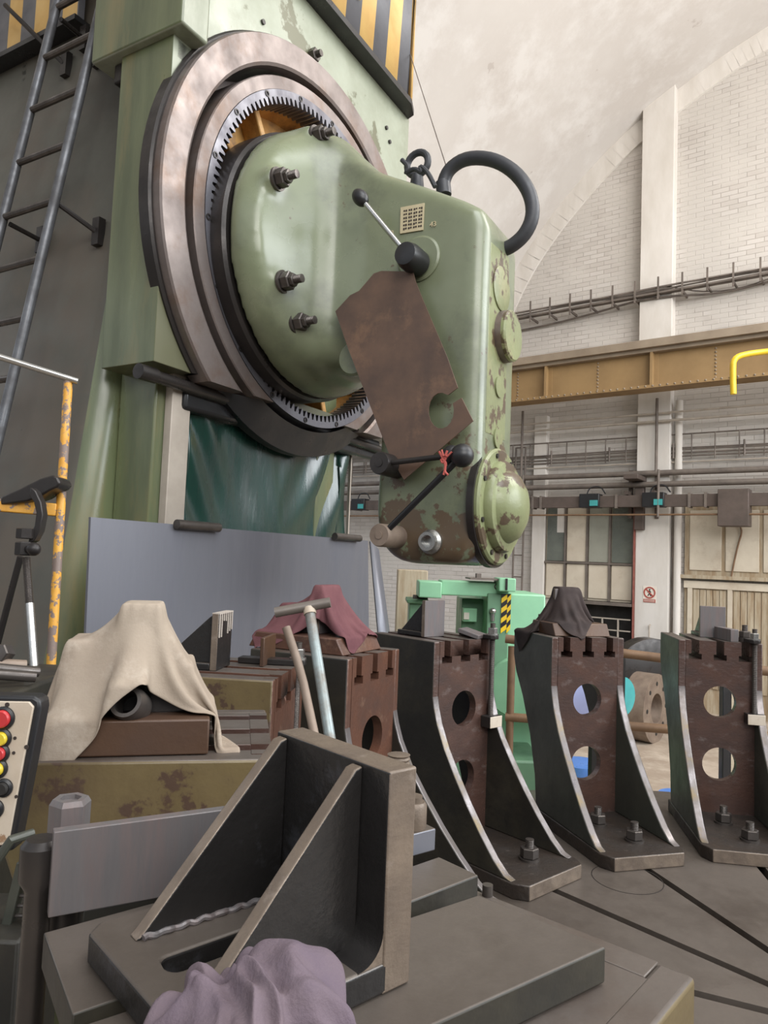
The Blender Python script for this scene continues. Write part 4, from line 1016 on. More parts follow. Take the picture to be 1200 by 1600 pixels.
BRK[4] = bracket(pol_(1.62, 81.4), 81.0, 'rightmost slotted bracket, with a bare grey angle plate and strap clamp on top', M['side_grey'], M['face_brown'])
BRK[3] = bracket(pol_(1.58, 105.5), 105.5, 'slotted bracket with two see-through holes under the black cloth', M['side_grey'], M['face_brown'])
BRK[2] = bracket(pol_(1.59, 131.0), 131.0, 'slotted bracket with long hanging stud in front of the mint machine', M['side_black'], M['face_brown'], (1, 1), ((.34, .03),))
BRK[1] = bracket(pol_(1.56, 156.4), 152.5, 'rusty brown slotted bracket carrying the maroon cloth', M['side_black'], M['face_rust'])
BRK[0] = bracket((-.255, 2.13), 174, 'slotted bracket with olive painted side behind the two upright bars', M['olive'], M['face_rust'])
BRK[-1] = bracket((-.20, 1.39), 191, 'olive sided slotted bracket carrying the beige cloth', M['olive'], M['face_brown'])
TOPF = 1.93
C_ = onz(1068, 1542, TOPF); C_ += Vector((-.66, .75, 0)).normalized()*BW/2
BRK[-2] = bracket((C_.x, C_.y), 229, 'nearest slotted bracket under the long flat plate, its corner at bottom right', M['olive'], M['plate'], zs=(TOPF-TZ)/BH, slots=())
TOP = TZ+BH

# small angle plates on the brackets: built once, copied
def angle_plate(F, label, w=.125, h=.16, L=.175, th=.02, fine=False):
    t = thing('angle_plate', F, label, 'angle plate')
    b = MB(F); b.box(-th, 0, -w/2, w/2, 0, h); b.build('upright_plate', [M['angle'], M['angle_face']], t, bevel=.002, pick=lambda n_, c_, F=F: 1 if abs(n_.dot(F.to_3x3() @ Vector((0, 1, 0)))) > .9 or n_.z > .9 else 0)
    b = MB(F); b.prism([(-L, -w/2), (0-th, -w/2), (0-th, w/2), (-L, w/2)], [[(-L+.02+.006*math.cos(a), .012+.0085*math.sin(a)) for a in [PI/2+PI*k/8 for k in range(9)]]+[(-.05+.006*math.cos(a), .012+.0085*math.sin(a)) for a in [-PI/2+PI*k/8 for k in range(9)]]], 0, th)
    b.build('base', [M['angle'], M['plate']], t, bevel=.003, pick=lambda n_, c_: 1 if n_.z > .9 else 0)
    for y0 in (-w/2+.022, w/2-.012):
        b = MB(F); b.prism([(-th, th), (-th, h-.004), (-th-.012, h-.012), (-L+.015, th+.004), (-L+.01, th)], [], y0-.006, y0+.006, lambda x, z, d: (x, d, z)); b.build('gusset', [M['angle'], M['angle_face']], t, bevel=.0015, pick=lambda n_, c_, F=F: 1 if n_.z > .2 and n_.dot(F.to_3x3() @ Vector((-1, 0, 0))) > .2 else 0)
    return t
def on_top(k, x, y, dz=0, rot=0):
    return BRK[k][1] @ Matrix.Translation((x, y, BH+dz)) @ Matrix.Rotation(R_(rot), 4, 'Z')
# foreground angle plate, large in the picture: own finer build
pA = onz(640, 1535, TOPF+.033); 
FA_pos = pA.copy(); dirf = Vector((-.66, .75, 0)).normalized()
nf = Vector((dirf.y, -dirf.x, 0))            # faces table centre
AW, AH, AL, AT = .162, .170, .192, .024
UT = .030
FA = Matrix.Identity(4)
Xl = nf; Yl = -dirf                          # local y points to the near end
for i in range(3):
    FA[i][0] = Xl[i]; FA[i][1] = (Vector((0, 0, 1)).cross(Xl))[i]; FA[i][2] = (0, 0, 1)[i]; FA[i][3] = FA_pos[i]
# local y = z x X ; find sign so that near end is y=0 and far end y=+AW
fa = thing('angle_plate', FA, 'large black angle plate with two gussets in the foreground beside the purple rag', 'angle plate', 'angle plates on the brackets')
b = MB(FA); hh = AH
b.box(-UT, 0, 0, AW, 0, hh); b.build('upright_plate', [M['angle'], M['angle_face']], fa, bevel=.002, bseg=3, pick=lambda n_, c_: 1 if n_.z > .9 or n_.dot(-dirf) > .9 else 0)
# base with a long slot
sl_ = [(-.155+.010*math.cos(a), .098+.012*math.sin(a)) for a in [PI/2+PI*k/8 for k in range(9)]]+[(-.045+.010*math.cos(a), .098+.012*math.sin(a)) for a in [-PI/2+PI*k/8 for k in range(9)]]
ob = [(-AT, 0), (-AT, AW+.03), (-AL+.012, AW+.03), (-AL, AW+.018), (-AL, .01-.0), (-AL+.01, 0)]
b = MB(FA); b.prism(ob, [sl_], 0, AT); b.build('base', [M['angle'], M['plate'], M['angle_face']], fa, bevel=.003, bseg=3, pick=lambda n_, c_: 1 if n_.z > .9 else None)
# fillets, joining base and upright at the near end
b = MB(FA); R0 = .024
pr = [(-UT, AT)]+[(-UT-R0+R0*math.cos(a), AT+R0-R0*math.sin(a)) for a in [PI*k/16 for k in range(9)]]
b.prism(pr, [], 0.0005, AW-.0005, lambda x, z, d: (x, d, z)); b.build('fillet', [M['angle'], M['angle_face']], fa, pick=lambda n_, c_: 1 if n_.dot(-dirf) > .9 else 0)
for y0 in (.040, AW-.012):
    b = MB(FA); b.prism([(-UT, AT), (-UT, hh-.003), (-UT-.008, hh-.005), (-UT-.016, hh-.014), (-AL+.030, AT+.005), (-AL+.024, AT)], [], y0-.007, y0+.007, lambda x, z, d: (x, d, z))
    b.build('gusset', [M['angle'], M['angle_face']], fa, bevel=.002, bseg=3, pick=lambda n_, c_: 1 if n_.z > .2 and n_.dot(-nf) > .2 else 0)
b = MB(FA); pts_ = [(-AL+.03+.0045*k, AW-.020+.0015*math.sin(k*2.3), AT+.002+.0008*math.sin(k*1.7)) for k in range(28)]
b.tube(pts_, .0028, 8, 1); b.build('weld_bead', M['plate_grey'], fa)
# long flat plate under it
ux = Vector((.81, .59, 0)).normalized(); uy = Vector((-ux.y, ux.x, 0))
B_ = onz(947, 1478, TOPF+.033)
def pframe(o, x):
    x = Vector(x).normalized(); y = Vector((0, 0, 1)).cross(x); m = Matrix.Identity(4)
    for i in range(3): m[i][0] = x[i]; m[i][1] = y[i]; m[i][2] = (0, 0, 1)[i]; m[i][3] = o[i]
    return m
FP = pframe((B_.x, B_.y, TOPF), ux)
b = MB(FP); b.prism([(0, 0), (-.028, .135), (-.48, .135), (-.46, 0)], [], .0012, .0322)
tag(b.build('flat_plate', [M['plate'], M['side_black']], bevel=.002, pick=lambda n_, c_: 0 if n_.z > .5 else 1), 'long flat steel plate in the foreground under the large angle plate', 'plate')
_a, _b, _c = onz(68, 1457, TOPF+.0315), onz(113, 1585, TOPF+.0315), onz(185, 1560, TOPF+.0315)
_d = (_c-_b).normalized()*.10
b = MB(); b.prism([(p.x, p.y) for p in (_a, _b, _b+_d, _a+_d)], [], TOPF+.001, TOPF+.0315)
tag(b.build('flat_plate', [M['plate'], M['side_black']], bevel=.0015, pick=lambda n_, c_: 0 if n_.z > .5 else 1), 'short dark plate sticking out left of the large angle plate base', 'plate')
# second parallel block behind
D_ = onz(748, 1367, TOPF+.034)
FP2 = pframe((D_.x, D_.y, TOPF), Vector((.75, .66, 0)))
b = MB(FP2); b.prism([(0, 0), (0, .06), (-.30, .06), (-.30, 0)], [], .001, .034)
tag(b.build('steel_block', [M['plate'], M['side_black']], bevel=.002, pick=lambda n_, c_: 0 if n_.z > .5 else 1), 'dark flat steel block behind the large angle plate, under the strap clamp', 'block')
# strap clamp on it with nut and stud
e_ = onz(681, 1297, TOPF+.058)
FS = pframe((e_.x, e_.y, TOPF+.035), Vector((.80, .60, 0)))
cl_ = thing('strap_clamp', FS, 'strap clamp with tall nut behind the large foreground angle plate', 'clamp')
b = MB(FS); b.box(-.13, 0, 0, .034, .0, .025); b.build('strap', [M['plate'], M['sheet']], cl_, bevel=.0015, pick=lambda n_, c_: 0 if n_.z > .5 else 1)
b = MB(FS); b.lathe([(.016, 0), (.0165, .002), (.0165, .026), (.014, .03), (.011, .03), (.011, .036)], (-.022, .017, .0252), (0, 0, 1), 28); b.build('collar_nut', M['angle_face'], cl_)
b = MB(FS); b.hexn((-.046, .017, .058), (0, 0, 1), .021, .024); b.cyl((-.046, .017, .025), (-.046, .017, .06), .014); b.build('hex_nut', M['angle_face'], cl_)
b = MB(FS); b.stud((-.046, .017, .082), (0, 0, 1), .0135, .030); b.build('stud', M['angle_face'], cl_)
b = MB(); q = onz(762, 1385, TOPF+.01); b.cyl((q.x, q.y, TOPF), (q.x, q.y, TOPF+.012), .006, 16); b.build('pin', M['socket'])
o = bpy.data.objects['pin']; tag(o, 'small steel pin standing beside the dark flat block', 'pin')
# grey bar on edge, left foreground
G0 = onz(75, 1435, TOPF+.036); G1 = onz(255, 1402, TOPF+.036); gd = (G1-G0); gd.z = 0
FG = pframe((G0.x, G0.y, TOPF+.036), gd)
hgt = (aty(75, 1300, G0.y).z-G0.z)
b = MB(FG); b.box(0, .33, 0, .012, 0, hgt)
tag(b.build('grey_bar', M['plate_grey'], bevel=.001), 'grey flat bar standing on edge at the left of the foreground', 'bar')
b = MB(FG); b.box(.03, .32, .003, .04, -.035, -.0005)
tag(b.build('packing_block', M['side_black'], bevel=.001), 'black packing block underneath the grey flat bar', 'block')
# tall hex nut and collar behind the bar
q = aty(107, 1300, G0.y+.06)
nt_ = thing('clamp_nut', (q.x, q.y, TOPF), 'tall hexagonal nut on a stud sticking up behind the grey bar', 'nut')
b = MB(); zt_ = aty(107, 1246, q.y).z
b.lathe([(.017, 0), (.0195, .003), (.0195, .03), (.0165, .035), (.0105, .035), (.0105, .031), (0, .031)], (q.x, q.y, zt_-.035), (0, 0, 1), 6); b.build('hex_nut', M['plate_grey'], nt_, smooth=20)
b = MB(); b.cyl((q.x, q.y, TOP-.05), (q.x, q.y, zt_-.035), .017, 20); b.build('stud', M['steel_dark'], nt_)
q = aty(64, 1330, G0.y+.02)
b = MB(); b.lathe([(.0, -.3), (.012, -.3), (.012, -.04), (.018, -.03), (.018, 0), (.013, .006), (0, .006)], (q.x, q.y, aty(64, 1320, q.y).z), (0, 0, 1), 28)
tag(b.build('round_column', M['steel_dark']), 'dark round steel post at the left end of the grey bar', 'post')

# angle plates on the other brackets
p1 = angle_plate(on_top(0, -.19, -.03), 'angle plate streaked with white drips beside the beige cloth', .125)
b = MB(on_top(0, -.19, -.03))
rr_ = random.Random(2)
for k in range(7):
    y = -.056+k*.0185; l_ = rr_.uniform(.02, .07); b.box(0.0005, .0025, y-.003, y+.004, .16-l_, .1605)
b.box(-.02, .0024, -.062, .062, .158, .1615); b.build('paint_drips', M['tail'], p1)
AP = [x for x in (p1,)]
p2 = copy_tree(p1, on_top(2, -.15, -.045), 'grey angle plate on the bracket in front of the mint machine')
p3 = copy_tree(p1, on_top(4, -.2, .02), 'grey square angle plate on top of the rightmost bracket')
for q in (p2, p3):
    for ch in [x for x in col.objects if x.parent == q and x.name.startswith('upright')]:
        ch.data = ch.data.copy(); ch.data.materials[0] = M['plate_grey']
    for ch in [x for x in col.objects if x.parent == q and x.name.startswith('paint_drips')]: bpy.data.objects.remove(ch)
# the drips stay only on the plate by the beige cloth
for q in (p1, p2, p3): q['group'] = 'angle plates on the brackets'
# loose pieces on the tops
def loose(name, k, x0, x1, y0, y1, z0, z1, m, label, cat, rot=0, dz=0, x=0, y=0, tilt=0):
    F = on_top(k, x, y, dz, rot) @ Matrix.Rotation(R_(tilt), 4, 'Y'); b = MB(F); b.box(x0, x1, y0, y1, z0, z1); return tag(b.build(name, m, bevel=.002), label, cat)
loose('steel_square', 0, 0, .012, -.07, .07, 0, .085, M['brown_block'], 'upright brown steel square right of the drip streaked angle plate', 'steel square', 0, .0, -.10, .10)
loose('loose_plate', 2, -.05, .05, -.05, .05, 0, .018, M['plate_grey'], 'loose dark plate tilted against the grey angle plate by the mint machine', 'plate', 20, .012, -.06, -.04+.14, 14)
loose('packing_bar', 4, -.16, .01, -.02, .02, .0, .06, M['plate_grey'], 'grey packing bar right of the angle plate on the rightmost bracket', 'bar', 10, .0, -.03, -.02+.09)
def hanging_clamp(k, y, label, xo=.012, L=.36):
    F = on_top(k, 0, y)
    t = thing('strap_clamp', F, label, 'clamp', 'strap clamps with hanging studs')
    b = MB(F); b.prism([(-.16, -.025), (.03, -.025), (.045, -.012), (.045, .012), (.03, .025), (-.16, .025)], [], .001, .018); b.build('strap', M['steel_dark'], t, bevel=.002)
    b = MB(F); b.stud((xo+.008, 0, -L), (0, 0, 1), .012, L+.07); b.build('stud', M['socket'], t)
    b = MB(F); b.lathe([(.026, 0), (.026, .006), (.013, .006)], (xo+.008, 0, .018), (0, 0, 1), 20); b.hexn((xo+.008, 0, .024), (0, 0, 1), .021, .026); b.build('nut', M['chrome'], t, smooth=20)
    b = MB(F); b.box(-.0+.0005, .055, -.04, .04, -L-.02, -L+.03); b.build('foot_block', [M['steel_dark'], M['panel']], t, bevel=.003, pick=lambda n_, c_, F=F: 1 if n_.dot(F.to_3x3() @ Vector((1, 0, 0))) > .9 else 0)
    return t, F
hc2, HF = hanging_clamp(2, .150, 'strap clamp with a long hanging stud on the bracket before the mint machine')
copy_tree(hc2, on_top(4, 0, .150), 'strap clamp with a long hanging stud at the right picture edge')
copy_tree(hc2, on_top(0, -.02, .10), 'strap clamp on the olive sided bracket behind the upright bars')
F = on_top(4, -.09, .14); b = MB(F); b.hexn((0, 0, .02), (0, 0, 1), .028, .03); b.stud((0, 0, .05), (0, 0, 1), .014, .03); b.cyl((0, 0, 0), (0, 0, .02), .035, 20)
tag(b.build('loose_nut', M['socket'], smooth=20), 'large nut with stud end behind the clamp at the right edge', 'nut')

# block and work under the cloths
def work_under(k, label, m=M['brown_block'], x=-.16, y=0, w=.2, d=.22, h=.05):
    F = on_top(k, x, y); b = MB(F); b.prism([(-d/2, 0), (d/2, 0), (d/2-.03, h), (-d/2+.03, h)], [], -w/2, w/2, lambda x_, z_, q: (x_, q, z_)); return tag(b.build('work_block', m, bevel=.004), label, 'block')
work_under(3, 'brown tapered block showing under the black cloth', M['brown_block'], -.18, 0, .30, .26, .06)
work_under(1, 'brown steel block showing under the maroon cloth', M['face_rust'], -.25, .0, .28, .40, .055)
copy_tree(p2, on_top(3, -.20, -.01, .061), 'angle plate standing up under the black cloth')
copy_tree(p2, on_top(1, -.2, 0, .056), 'angle plate standing up under the maroon cloth')
for o in list(col.objects):
    if o.type == 'EMPTY' and o.get('label', '').startswith('angle plate standing'): o['group'] = 'angle plates on the brackets'
b = MB(on_top(1, -.03, .1)); b.box(-.06, .03, -.1, .04, 0.056, .085)
# brown box on the near bracket with steel ring
Xf = onz(68, 1187, TOP); Xg = onz(330, 1180, TOP)
gdir = (Xg-Xf); FB = pframe((Xf.x, Xf.y, TOP), gdir)
bl = gdir.length; bh_ = aty(75, 1128, Xf.y).z-TOP
b = MB(FB); b.box(.004, bl*.98, .001, .20, 0.001, bh_); bx_ = tag(b.build('brown_box_block', M['brown_block'], bevel=.003), 'long brown steel block under the beige cloth', 'block')
# steel ring lying against the cloth
rp = onp(180, 1093, (FB @ Vector((0, .02, 0))), (FB.to_3x3() @ Vector((0, 1, 0))))
dax = (Vector((0, -1, .42))).normalized(); rz0 = TOP+bh_
cc = FB @ Vector((.117, .012, 0)); cc.z = rz0+.026
b = MB(); b.lathe([(.019, .010), (.025, .010), (.029, -.006), (.029, -.04), (.019, -.04), (.019, .010)], cc, dax, 40)
tag(b.build('bearing_ring', M['socket'], smooth=30), 'dark steel bushing ring poking out from under the beige cloth', 'ring')

# T-handle and pipe leaning by the brackets
a0 = aty(515, 1150, 1.75); a1 = aty(483, 950, 1.9)
th = thing('tee_wrench', (a0.x, a0.y, a0.z), 'steel T handle wrench with pale blue shaft standing before the maroon cloth', 'wrench')
low = a0+(a0-a1)*1.1
b = MB(); b.cyl(low, a1, .0135, 14); b.build('shaft', M['shaft'], th)
h0_ = aty(430, 957, 1.9); h1_ = aty(516, 941, 1.9)
b = MB(); b.cyl(h0_, h1_, .0135, 14); b.build('cross_handle', M['bar_grey'], th)
b = MB(); b.cyl(a1, a1+(a1-a0).normalized()*-.018, .0165, 12); b.build('weld_collar', M['panel'], th)
b = MB(); c0_ = aty(447, 980, 1.8); c1__ = aty(470, 1048, 1.77); c2__ = aty(488, 1132, 1.7); b.tube([c0_, c1__, c2__, c2__+(c2__-c1__)*2.2], .0105, 12, 1)
tag(b.build('bent_bar', M['brownrust']), 'bent brownish steel bar left of the T handle wrench', 'bar')

# ---------------------------------------------------------------- left foreground: platform rail, clamp, screw, pendant
rp_ = thing('platform_rail', aty(90, 1020, 2.6), 'chipped orange and steel platform railing in front of the green column', 'railing')
b = MB(); p0_ = aty(107, 590, 2.6); p1_ = aty(80, 1035, 2.5); b.cyl(p0_, p1_+(p1_-p0_)*.6, .016, 14); b.build('post', M['yellow_chip'], rp_)
b = MB(); b.cyl(aty(-40, 545, 2.5), aty(122, 596, 2.6), .012, 12); b.build('handrail', M['chrome'], rp_)
b = MB(); q0 = aty(-40, 786, 2.45); q1 = aty(88, 797, 2.55); b.cyl(q0, q1, .02, 4); b.box(0, 0, 0, 0, 0, 0)
b = MB(); dq = (q1-q0).normalized(); fq = frame(q0, dq); b = MB(fq); b.box(0, (q1-q0).length, -.02, .02, -.022, .022); b.build('mid_rail', M['yellow_chip'], rp_, bevel=.004)
# C-clamp hooked on the rail
def ap(u, v, y): return aty(u, v, y)
ck = thing('hook_clamp', ap(45, 860, 2.4), 'dark steel hook clamp with threaded screw hanging on the orange rail', 'clamp')
hkp = [(52, 762), (60, 768), (68, 785), (71, 805), (66, 830), (58, 845), (48, 850), (50, 840), (58, 822), (61, 802), (57, 785), (50, 775)]
P3 = [ap(u, v, 2.42) for u, v in hkp]
b = MB(); n_ = len(P3); b.prism([(p.x, p.z) for p in P3], [], 2.40, 2.44, lambda x_, z_, d: (x_, d, z_)); b.build('hook', M['steel_dark'], ck, bevel=.003)
b = MB(); b.hexn(ap(40, 842, 2.4), (0, 0, 1), .03, .035); b.hexn(ap(38, 868, 2.4), (0, 0, 1), .03, .045); b.ball(ap(53, 858, 2.36), .022); b.cyl(ap(40, 858, 2.4), ap(53, 858, 2.36), .014); b.build('nut_block', M['steel_dark'], ck, smooth=20)
s0, s1 = ap(41, 872, 2.4), ap(55, 1066, 2.3); md = s0.lerp(s1, .38)
b = MB(); b.stud(md, s0-md, .0125, (s0-md).length); b.build('thread', M['socket'], ck)
b = MB(); b.cyl(md, s1, .0135, 16); b.ball(s1+(s0-s1)*.07+Vector((-.008, -.016, 0)), .008); b.build('screw_rod', M['chrome'], ck)
# big curved dark jaw above the rail
jw = [(10, 778), (40, 765), (70, 750), (90, 744), (98, 748), (102, 757), (97, 763), (86, 768), (70, 778), (50, 785), (10, 790)]
P3 = [ap(u, v, 2.5) for u, v in jw]
b = MB(); b.prism([(p.x, p.z) for p in P3], [], 2.46, 2.56, lambda x_, z_, d: (x_, d, z_)); tag(b.build('pry_jaw', M['steel_dark'], bevel=.006), 'dark curved steel jaw lying on the orange rail', 'clamp jaw')
b = MB(); b.box(*[0]*6)
# grey guide bar behind the rail and dark cabinet below
b = MB(); b.cyl(ap(-5, 1010, 2.75), ap(32, 870, 2.7), .012, 12); tag(b.build('brace_bar', M['steel_dark']), 'thin dark brace bar left of the threaded screw', 'bar')
ta = aty(-60, 1065, 2.0)
b = MB(); zt2 = onz(30, 1062, 1.93).z
b.box(-1.6, -.93, 1.75, 2.35, 1.2, 1.925); tag(b.build('dark_tool_bench', M['side_black'], bevel=.01), 'dark bench top at the left edge carrying loose tubes', 'bench')
for i, (u0, v0, u1, v1, r, lb) in enumerate(((-10, 1052, 55, 1058, .014, 'front steel tube'), (12, 1044, 60, 1050, .014, 'second steel tube'), (-20, 1036, 40, 1040, .016, 'rear thick brown tube'))):
    a_ = aty(u0-20, v0, 1.9+.06*i); c_ = aty(u1, v1, 1.98+.06*i); dv_ = (c_-a_).normalized()
    b = MB(); b.lathe([(r*.75, 0), (r, 0), (r, (c_-a_).length), (r*.75, (c_-a_).length), (r*.75, 0)], a_, c_-a_, 20)
    tag(b.build('steel_tube', M['socket'] if i < 2 else M['brownrust'], smooth=30), lb+' lying on the dark bench at the left edge', 'tube', None)
b = MB(); b.hexn(aty(10, 1022, 2.1), (0, -1, .2), .028, .05); tag(b.build('hex_head', M['socket'], smooth=20), 'grey hexagonal bolt head above the tubes at the left edge', 'bolt')
b = MB(); b.box(-1.2, -.86, 1.65, 1.7, 1.84, 1.86); 

# control pendant
FCn = onz  # alias
PD = .98
c00, c10, c01, c11 = aty(-40, 1092, PD), aty(58, 1096, PD), aty(-40, 1325, PD), aty(16, 1318, PD)
pn = thing('control_pendant', (c00.x, PD, c11.z), 'stained cream push button control box at the left edge', 'control box')
ex = (c10-c11).normalized(); 
def pp_(u, v, d=0): return aty(u, v, PD)+Vector((0, -d, 0))
outp = [(-80, 1085), (52, 1088), (62, 1094), (63, 1108), (20, 1330), (-80, 1340)]
b = MB(); b.prism([(pp_(u, v).x, pp_(u, v).z) for u, v in outp], [], PD, PD+.03, lambda x_, z_, d: (x_, d, z_)); b.build('case', M['black'], pn, bevel=.004)
inp = [(-75, 1094), (47, 1096), (54, 1104), (14, 1318), (-75, 1328)]
b = MB(); b.prism([(pp_(u, v).x, pp_(u, v).z) for u, v in inp], [], PD-.004, PD+.001, lambda x_, z_, d: (x_, d, z_)); b.build('face_plate', M['panel'], pn, bevel=.001)
for (u, v, r, m) in ((8, 1121, .0115, 'button_red'), (6, 1152, .009, 'button_yellow'), (3, 1175, .009, 'button_red'), (0, 1199, .009, 'button_yellow'), (9, 1229, .008, 'dark_gap'), (-6, 1262, .009, 'dark_gap')):
    p = pp_(u, v, .004); b = MB(); b.lathe([(r+.004, 0), (r+.004, .003), (r+.001, .005), (r+.001, .003), (r*.5, .003)], p, (0, -1, 0), 28); ob_ = b.build('button_ring', M['black'], pn)
    b = MB(); b.lathe([(r, 0), (r, .008), (r*.85, .010), (0, .010)], p, (0, -1, 0), 28); b.build('button_cap', M[m], ob_)
for (u, v) in ((14, 1100), (44, 1166), (28, 1243), (24, 1175), (26, 1152)):
    p = pp_(u, v, .004); b = MB(); b.cyl(p, p+Vector((0, -.001, 0)), .0022 if v not in (1100, 1166) else .003, 10); b.build('screw', M['ink'], pn)
# dark frame and cable chain at the bottom left
ch = thing('cable_chain', aty(30, 1500, 1.0), 'dark cable chain with thin cross links below the control box', 'cable chain')
L0, L1, R0_, R1_ = aty(38, 1345, 1.0), aty(5, 1480, 1.0), aty(62, 1345, 1.0), aty(50, 1480, 1.0)
for a_, c_ in ((L0, L1), (R0_, R1_)):
    b = MB(); F_ = frame(c_, a_-c_, (0, -1, 0)); b = MB(F_); b.box(0, (a_-c_).length, -.006, .006, -.01, .01); b.build('side_rail', M['side_grey'], ch, bevel=.001)
for k in range(9):
    f_ = .06+k*.115; b = MB(); b.cyl(L0.lerp(L1, f_), R0_.lerp(R1_, f_), .0028, 8); b.build('link', M['socket'], ch)
b = MB(); b.box(-.56, -.44, .95, 1.08, 1.2, 1.80); b.build('dark_frame_post', M['side_black'], None, bevel=.004)
tag(bpy.data.objects['dark_frame_post'], 'black frame post at the bottom left corner below the chain', 'frame')
b = MB(); b.tube([aty(-10, 1352, .93), aty(18, 1312, .93), aty(52, 1302, .95)], .006, 10, 0); tag(b.build('bent_guard_strip', M['side_grey']), 'bent grey strip below the control box', 'strip')
b = MB(); b.box(-.60, -.30, .70, .9, 1.2, 1.62); tag(b.build('dark_machine_base', M['side_black'], bevel=.01), 'black machine base in the bottom left corner', 'machine base')

# ---------------------------------------------------------------- cloths: draped with a small simulation
def drape(name, m, F, w, d, n, boxes, steps, label, seed=1, start=.22, th=.0025, stiff=1, off=(0, 0), crump=0.0, rot=0, floorz=None, fric=.55, spheres=(), rnd_amp=.006):
    """boxes: (x0,x1,y0,y1,z0,z1,taper) in F coordinates"""
    rng = np.random.RandomState(seed)
    nx = n; ny = max(4, int(n*d/w))
    X, Y = np.meshgrid(np.linspace(-w/2, w/2, nx), np.linspace(-d/2, d/2, ny), indexing='ij')
    ca, sa = math.cos(rot), math.sin(rot)
    sc_ = 1-crump
    P = np.stack([(X*ca-Y*sa)*sc_+off[0], (X*sa+Y*ca)*sc_+off[1], np.full_like(X, start)], -1)
    for (kx, ky, ph, am) in [(rng.uniform(8, 30), rng.uniform(8, 30), rng.uniform(0, 6), rnd_amp*(1+crump*6)) for _ in range(6)]:
        P[..., 2] += am*np.sin(kx*X+ky*Y+ph)
        P[..., 0] += am*.3*np.cos(ky*X-kx*Y+ph)
    V = np.zeros_like(P); hx = w/(nx-1); hy = d/(ny-1)
    g = np.array([0, 0, -9.8]); dt = 1/120.
    def con(A, B, L, k):
        dlt = B-A; l = np.linalg.norm(dlt, axis=-1, keepdims=True)+1e-9
        c_ = .5*k*(l-L)/l*dlt; return c_
    def apply(Q, sa_, sb_, L, k):
        c_ = con(Q[sa_], Q[sb_], L, k); Q[sa_] += c_; Q[sb_] -= c_
    def S(a, b, step=None): return slice(a, b, step)
    pairs = []
    for par in (0, 1):
        ex_ = nx-1-((nx-1-par) % 2) ; 
        ia = slice(par, nx-1, 2); ib = slice(par+1, nx, 2)
        pairs.append(((ia, slice(None)), (ib, slice(None)), hx, 1))
        ja = slice(par, ny-1, 2); jb = slice(par+1, ny, 2)
        pairs.append(((slice(None), ja), (slice(None), jb), hy, 1))
    dg_ = math.hypot(hx, hy)
    for par in (0, 1):
        ia = slice(par, nx-1, 2); ib = slice(par+1, nx, 2)
        pairs.append(((ia, slice(0, ny-1)), (ib, slice(1, ny)), dg_, .35)); pairs.append(((ia, slice(1, ny)), (ib, slice(0, ny-1)), dg_, .35))
    bend = []
    for par in range(4):
        ia = [i for i in range(par, nx-3, 4)]; bend.append(((ia, slice(None)), ([i+3 for i in ia], slice(None)), hx*3, .12*stiff))
        ja = [i for i in range(par, ny-3, 4)]; bend.append(((slice(None), ja), (slice(None), [i+3 for i in ja]), hy*3, .12*stiff))
    marg = th*1.3+.001
    for st in range(steps):
        V += g*dt; V *= .985
        Q = P+V*dt
        for it in range(9):
            for a_, c_, L, k in pairs: apply(Q, a_, c_, L, k)
            if it % 3 == 0:
                for a_, c_, L, k in bend:
                    if isinstance(a_[0], list) and not a_[0]: continue
                    if isinstance(a_[1], list) and not a_[1]: continue
                    apply(Q, a_, c_, L, k)
        hit = np.zeros(Q.shape[:2], bool)
        for (x0_, x1_, y0_, y1_, z0_, z1_, tp) in boxes:
            f_ = np.clip((Q[..., 2]-z0_)/(z1_-z0_), 0, 1)*tp
            a0_, a1_, b0_, b1_ = x0_+f_-marg, x1_-f_+marg, y0_+f_-marg, y1_-f_+marg
            dx0 = Q[..., 0]-a0_; dx1 = a1_-Q[..., 0]; dy0 = Q[..., 1]-b0_; dy1 = b1_-Q[..., 1]; dz1 = z1_+marg-Q[..., 2]
            ins = (dx0 > 0) & (dx1 > 0) & (dy0 > 0) & (dy1 > 0) & (dz1 > 0) & (Q[..., 2] > z0_-.02)
            if not ins.any(): continue
            ds = np.stack([dx0, dx1, dy0, dy1, dz1], -1)
            po = np.stack([a0_-P[..., 0], P[..., 0]-a1_, b0_-P[..., 1], P[..., 1]-b1_, P[..., 2]-z1_-marg], -1)
            k_ = np.where(po.max(-1) > -.002, po.argmax(-1), ds.argmin(-1))
            for kk, (ax, sg_) in enumerate(((0, -1), (0, 1), (1, -1), (1, 1), (2, 1))):
                mk = ins & (k_ == kk); Q[..., ax][mk] += sg_*ds[..., kk][mk]
                for o_ in range(3):
                    if o_ != ax: Q[..., o_][mk] -= fric*(Q[..., o_]-P[..., o_])[mk]
            hit |= ins
        for (sx, sy, sz, sr) in spheres:
            dl = Q-np.array([sx, sy, sz]); l = np.linalg.norm(dl, axis=-1); ins = l < sr+marg
            if ins.any(): Q[ins] = np.array([sx, sy, sz])+dl[ins]/l[ins][:, None]*(sr+marg); hit |= ins
        if floorz is not None:
            lo = Q[..., 2] < floorz+marg; Q[..., 2][lo] = floorz+marg; hit |= lo
        V = (Q-P)/dt; V[hit] *= .8; P = Q
    vs = [tuple(p) for p in P.reshape(-1, 3)]; fs = []
    for i in range(nx-1):
        for j in range(ny-1): fs.append((i*ny+j, (i+1)*ny+j, (i+1)*ny+j+1, i*ny+j+1))
    b = MB(F); b.add(vs, fs); o = b.build(name, m, smooth=180, weld=False)
    sm = o.modifiers.new('t', 'SOLIDIFY'); sm.thickness = th; sm.offset = 0
    q = o.modifiers.new('s', 'SUBSURF'); q.levels = 1; q.render_levels = 1
    tag(o, label, 'cloth'); return o
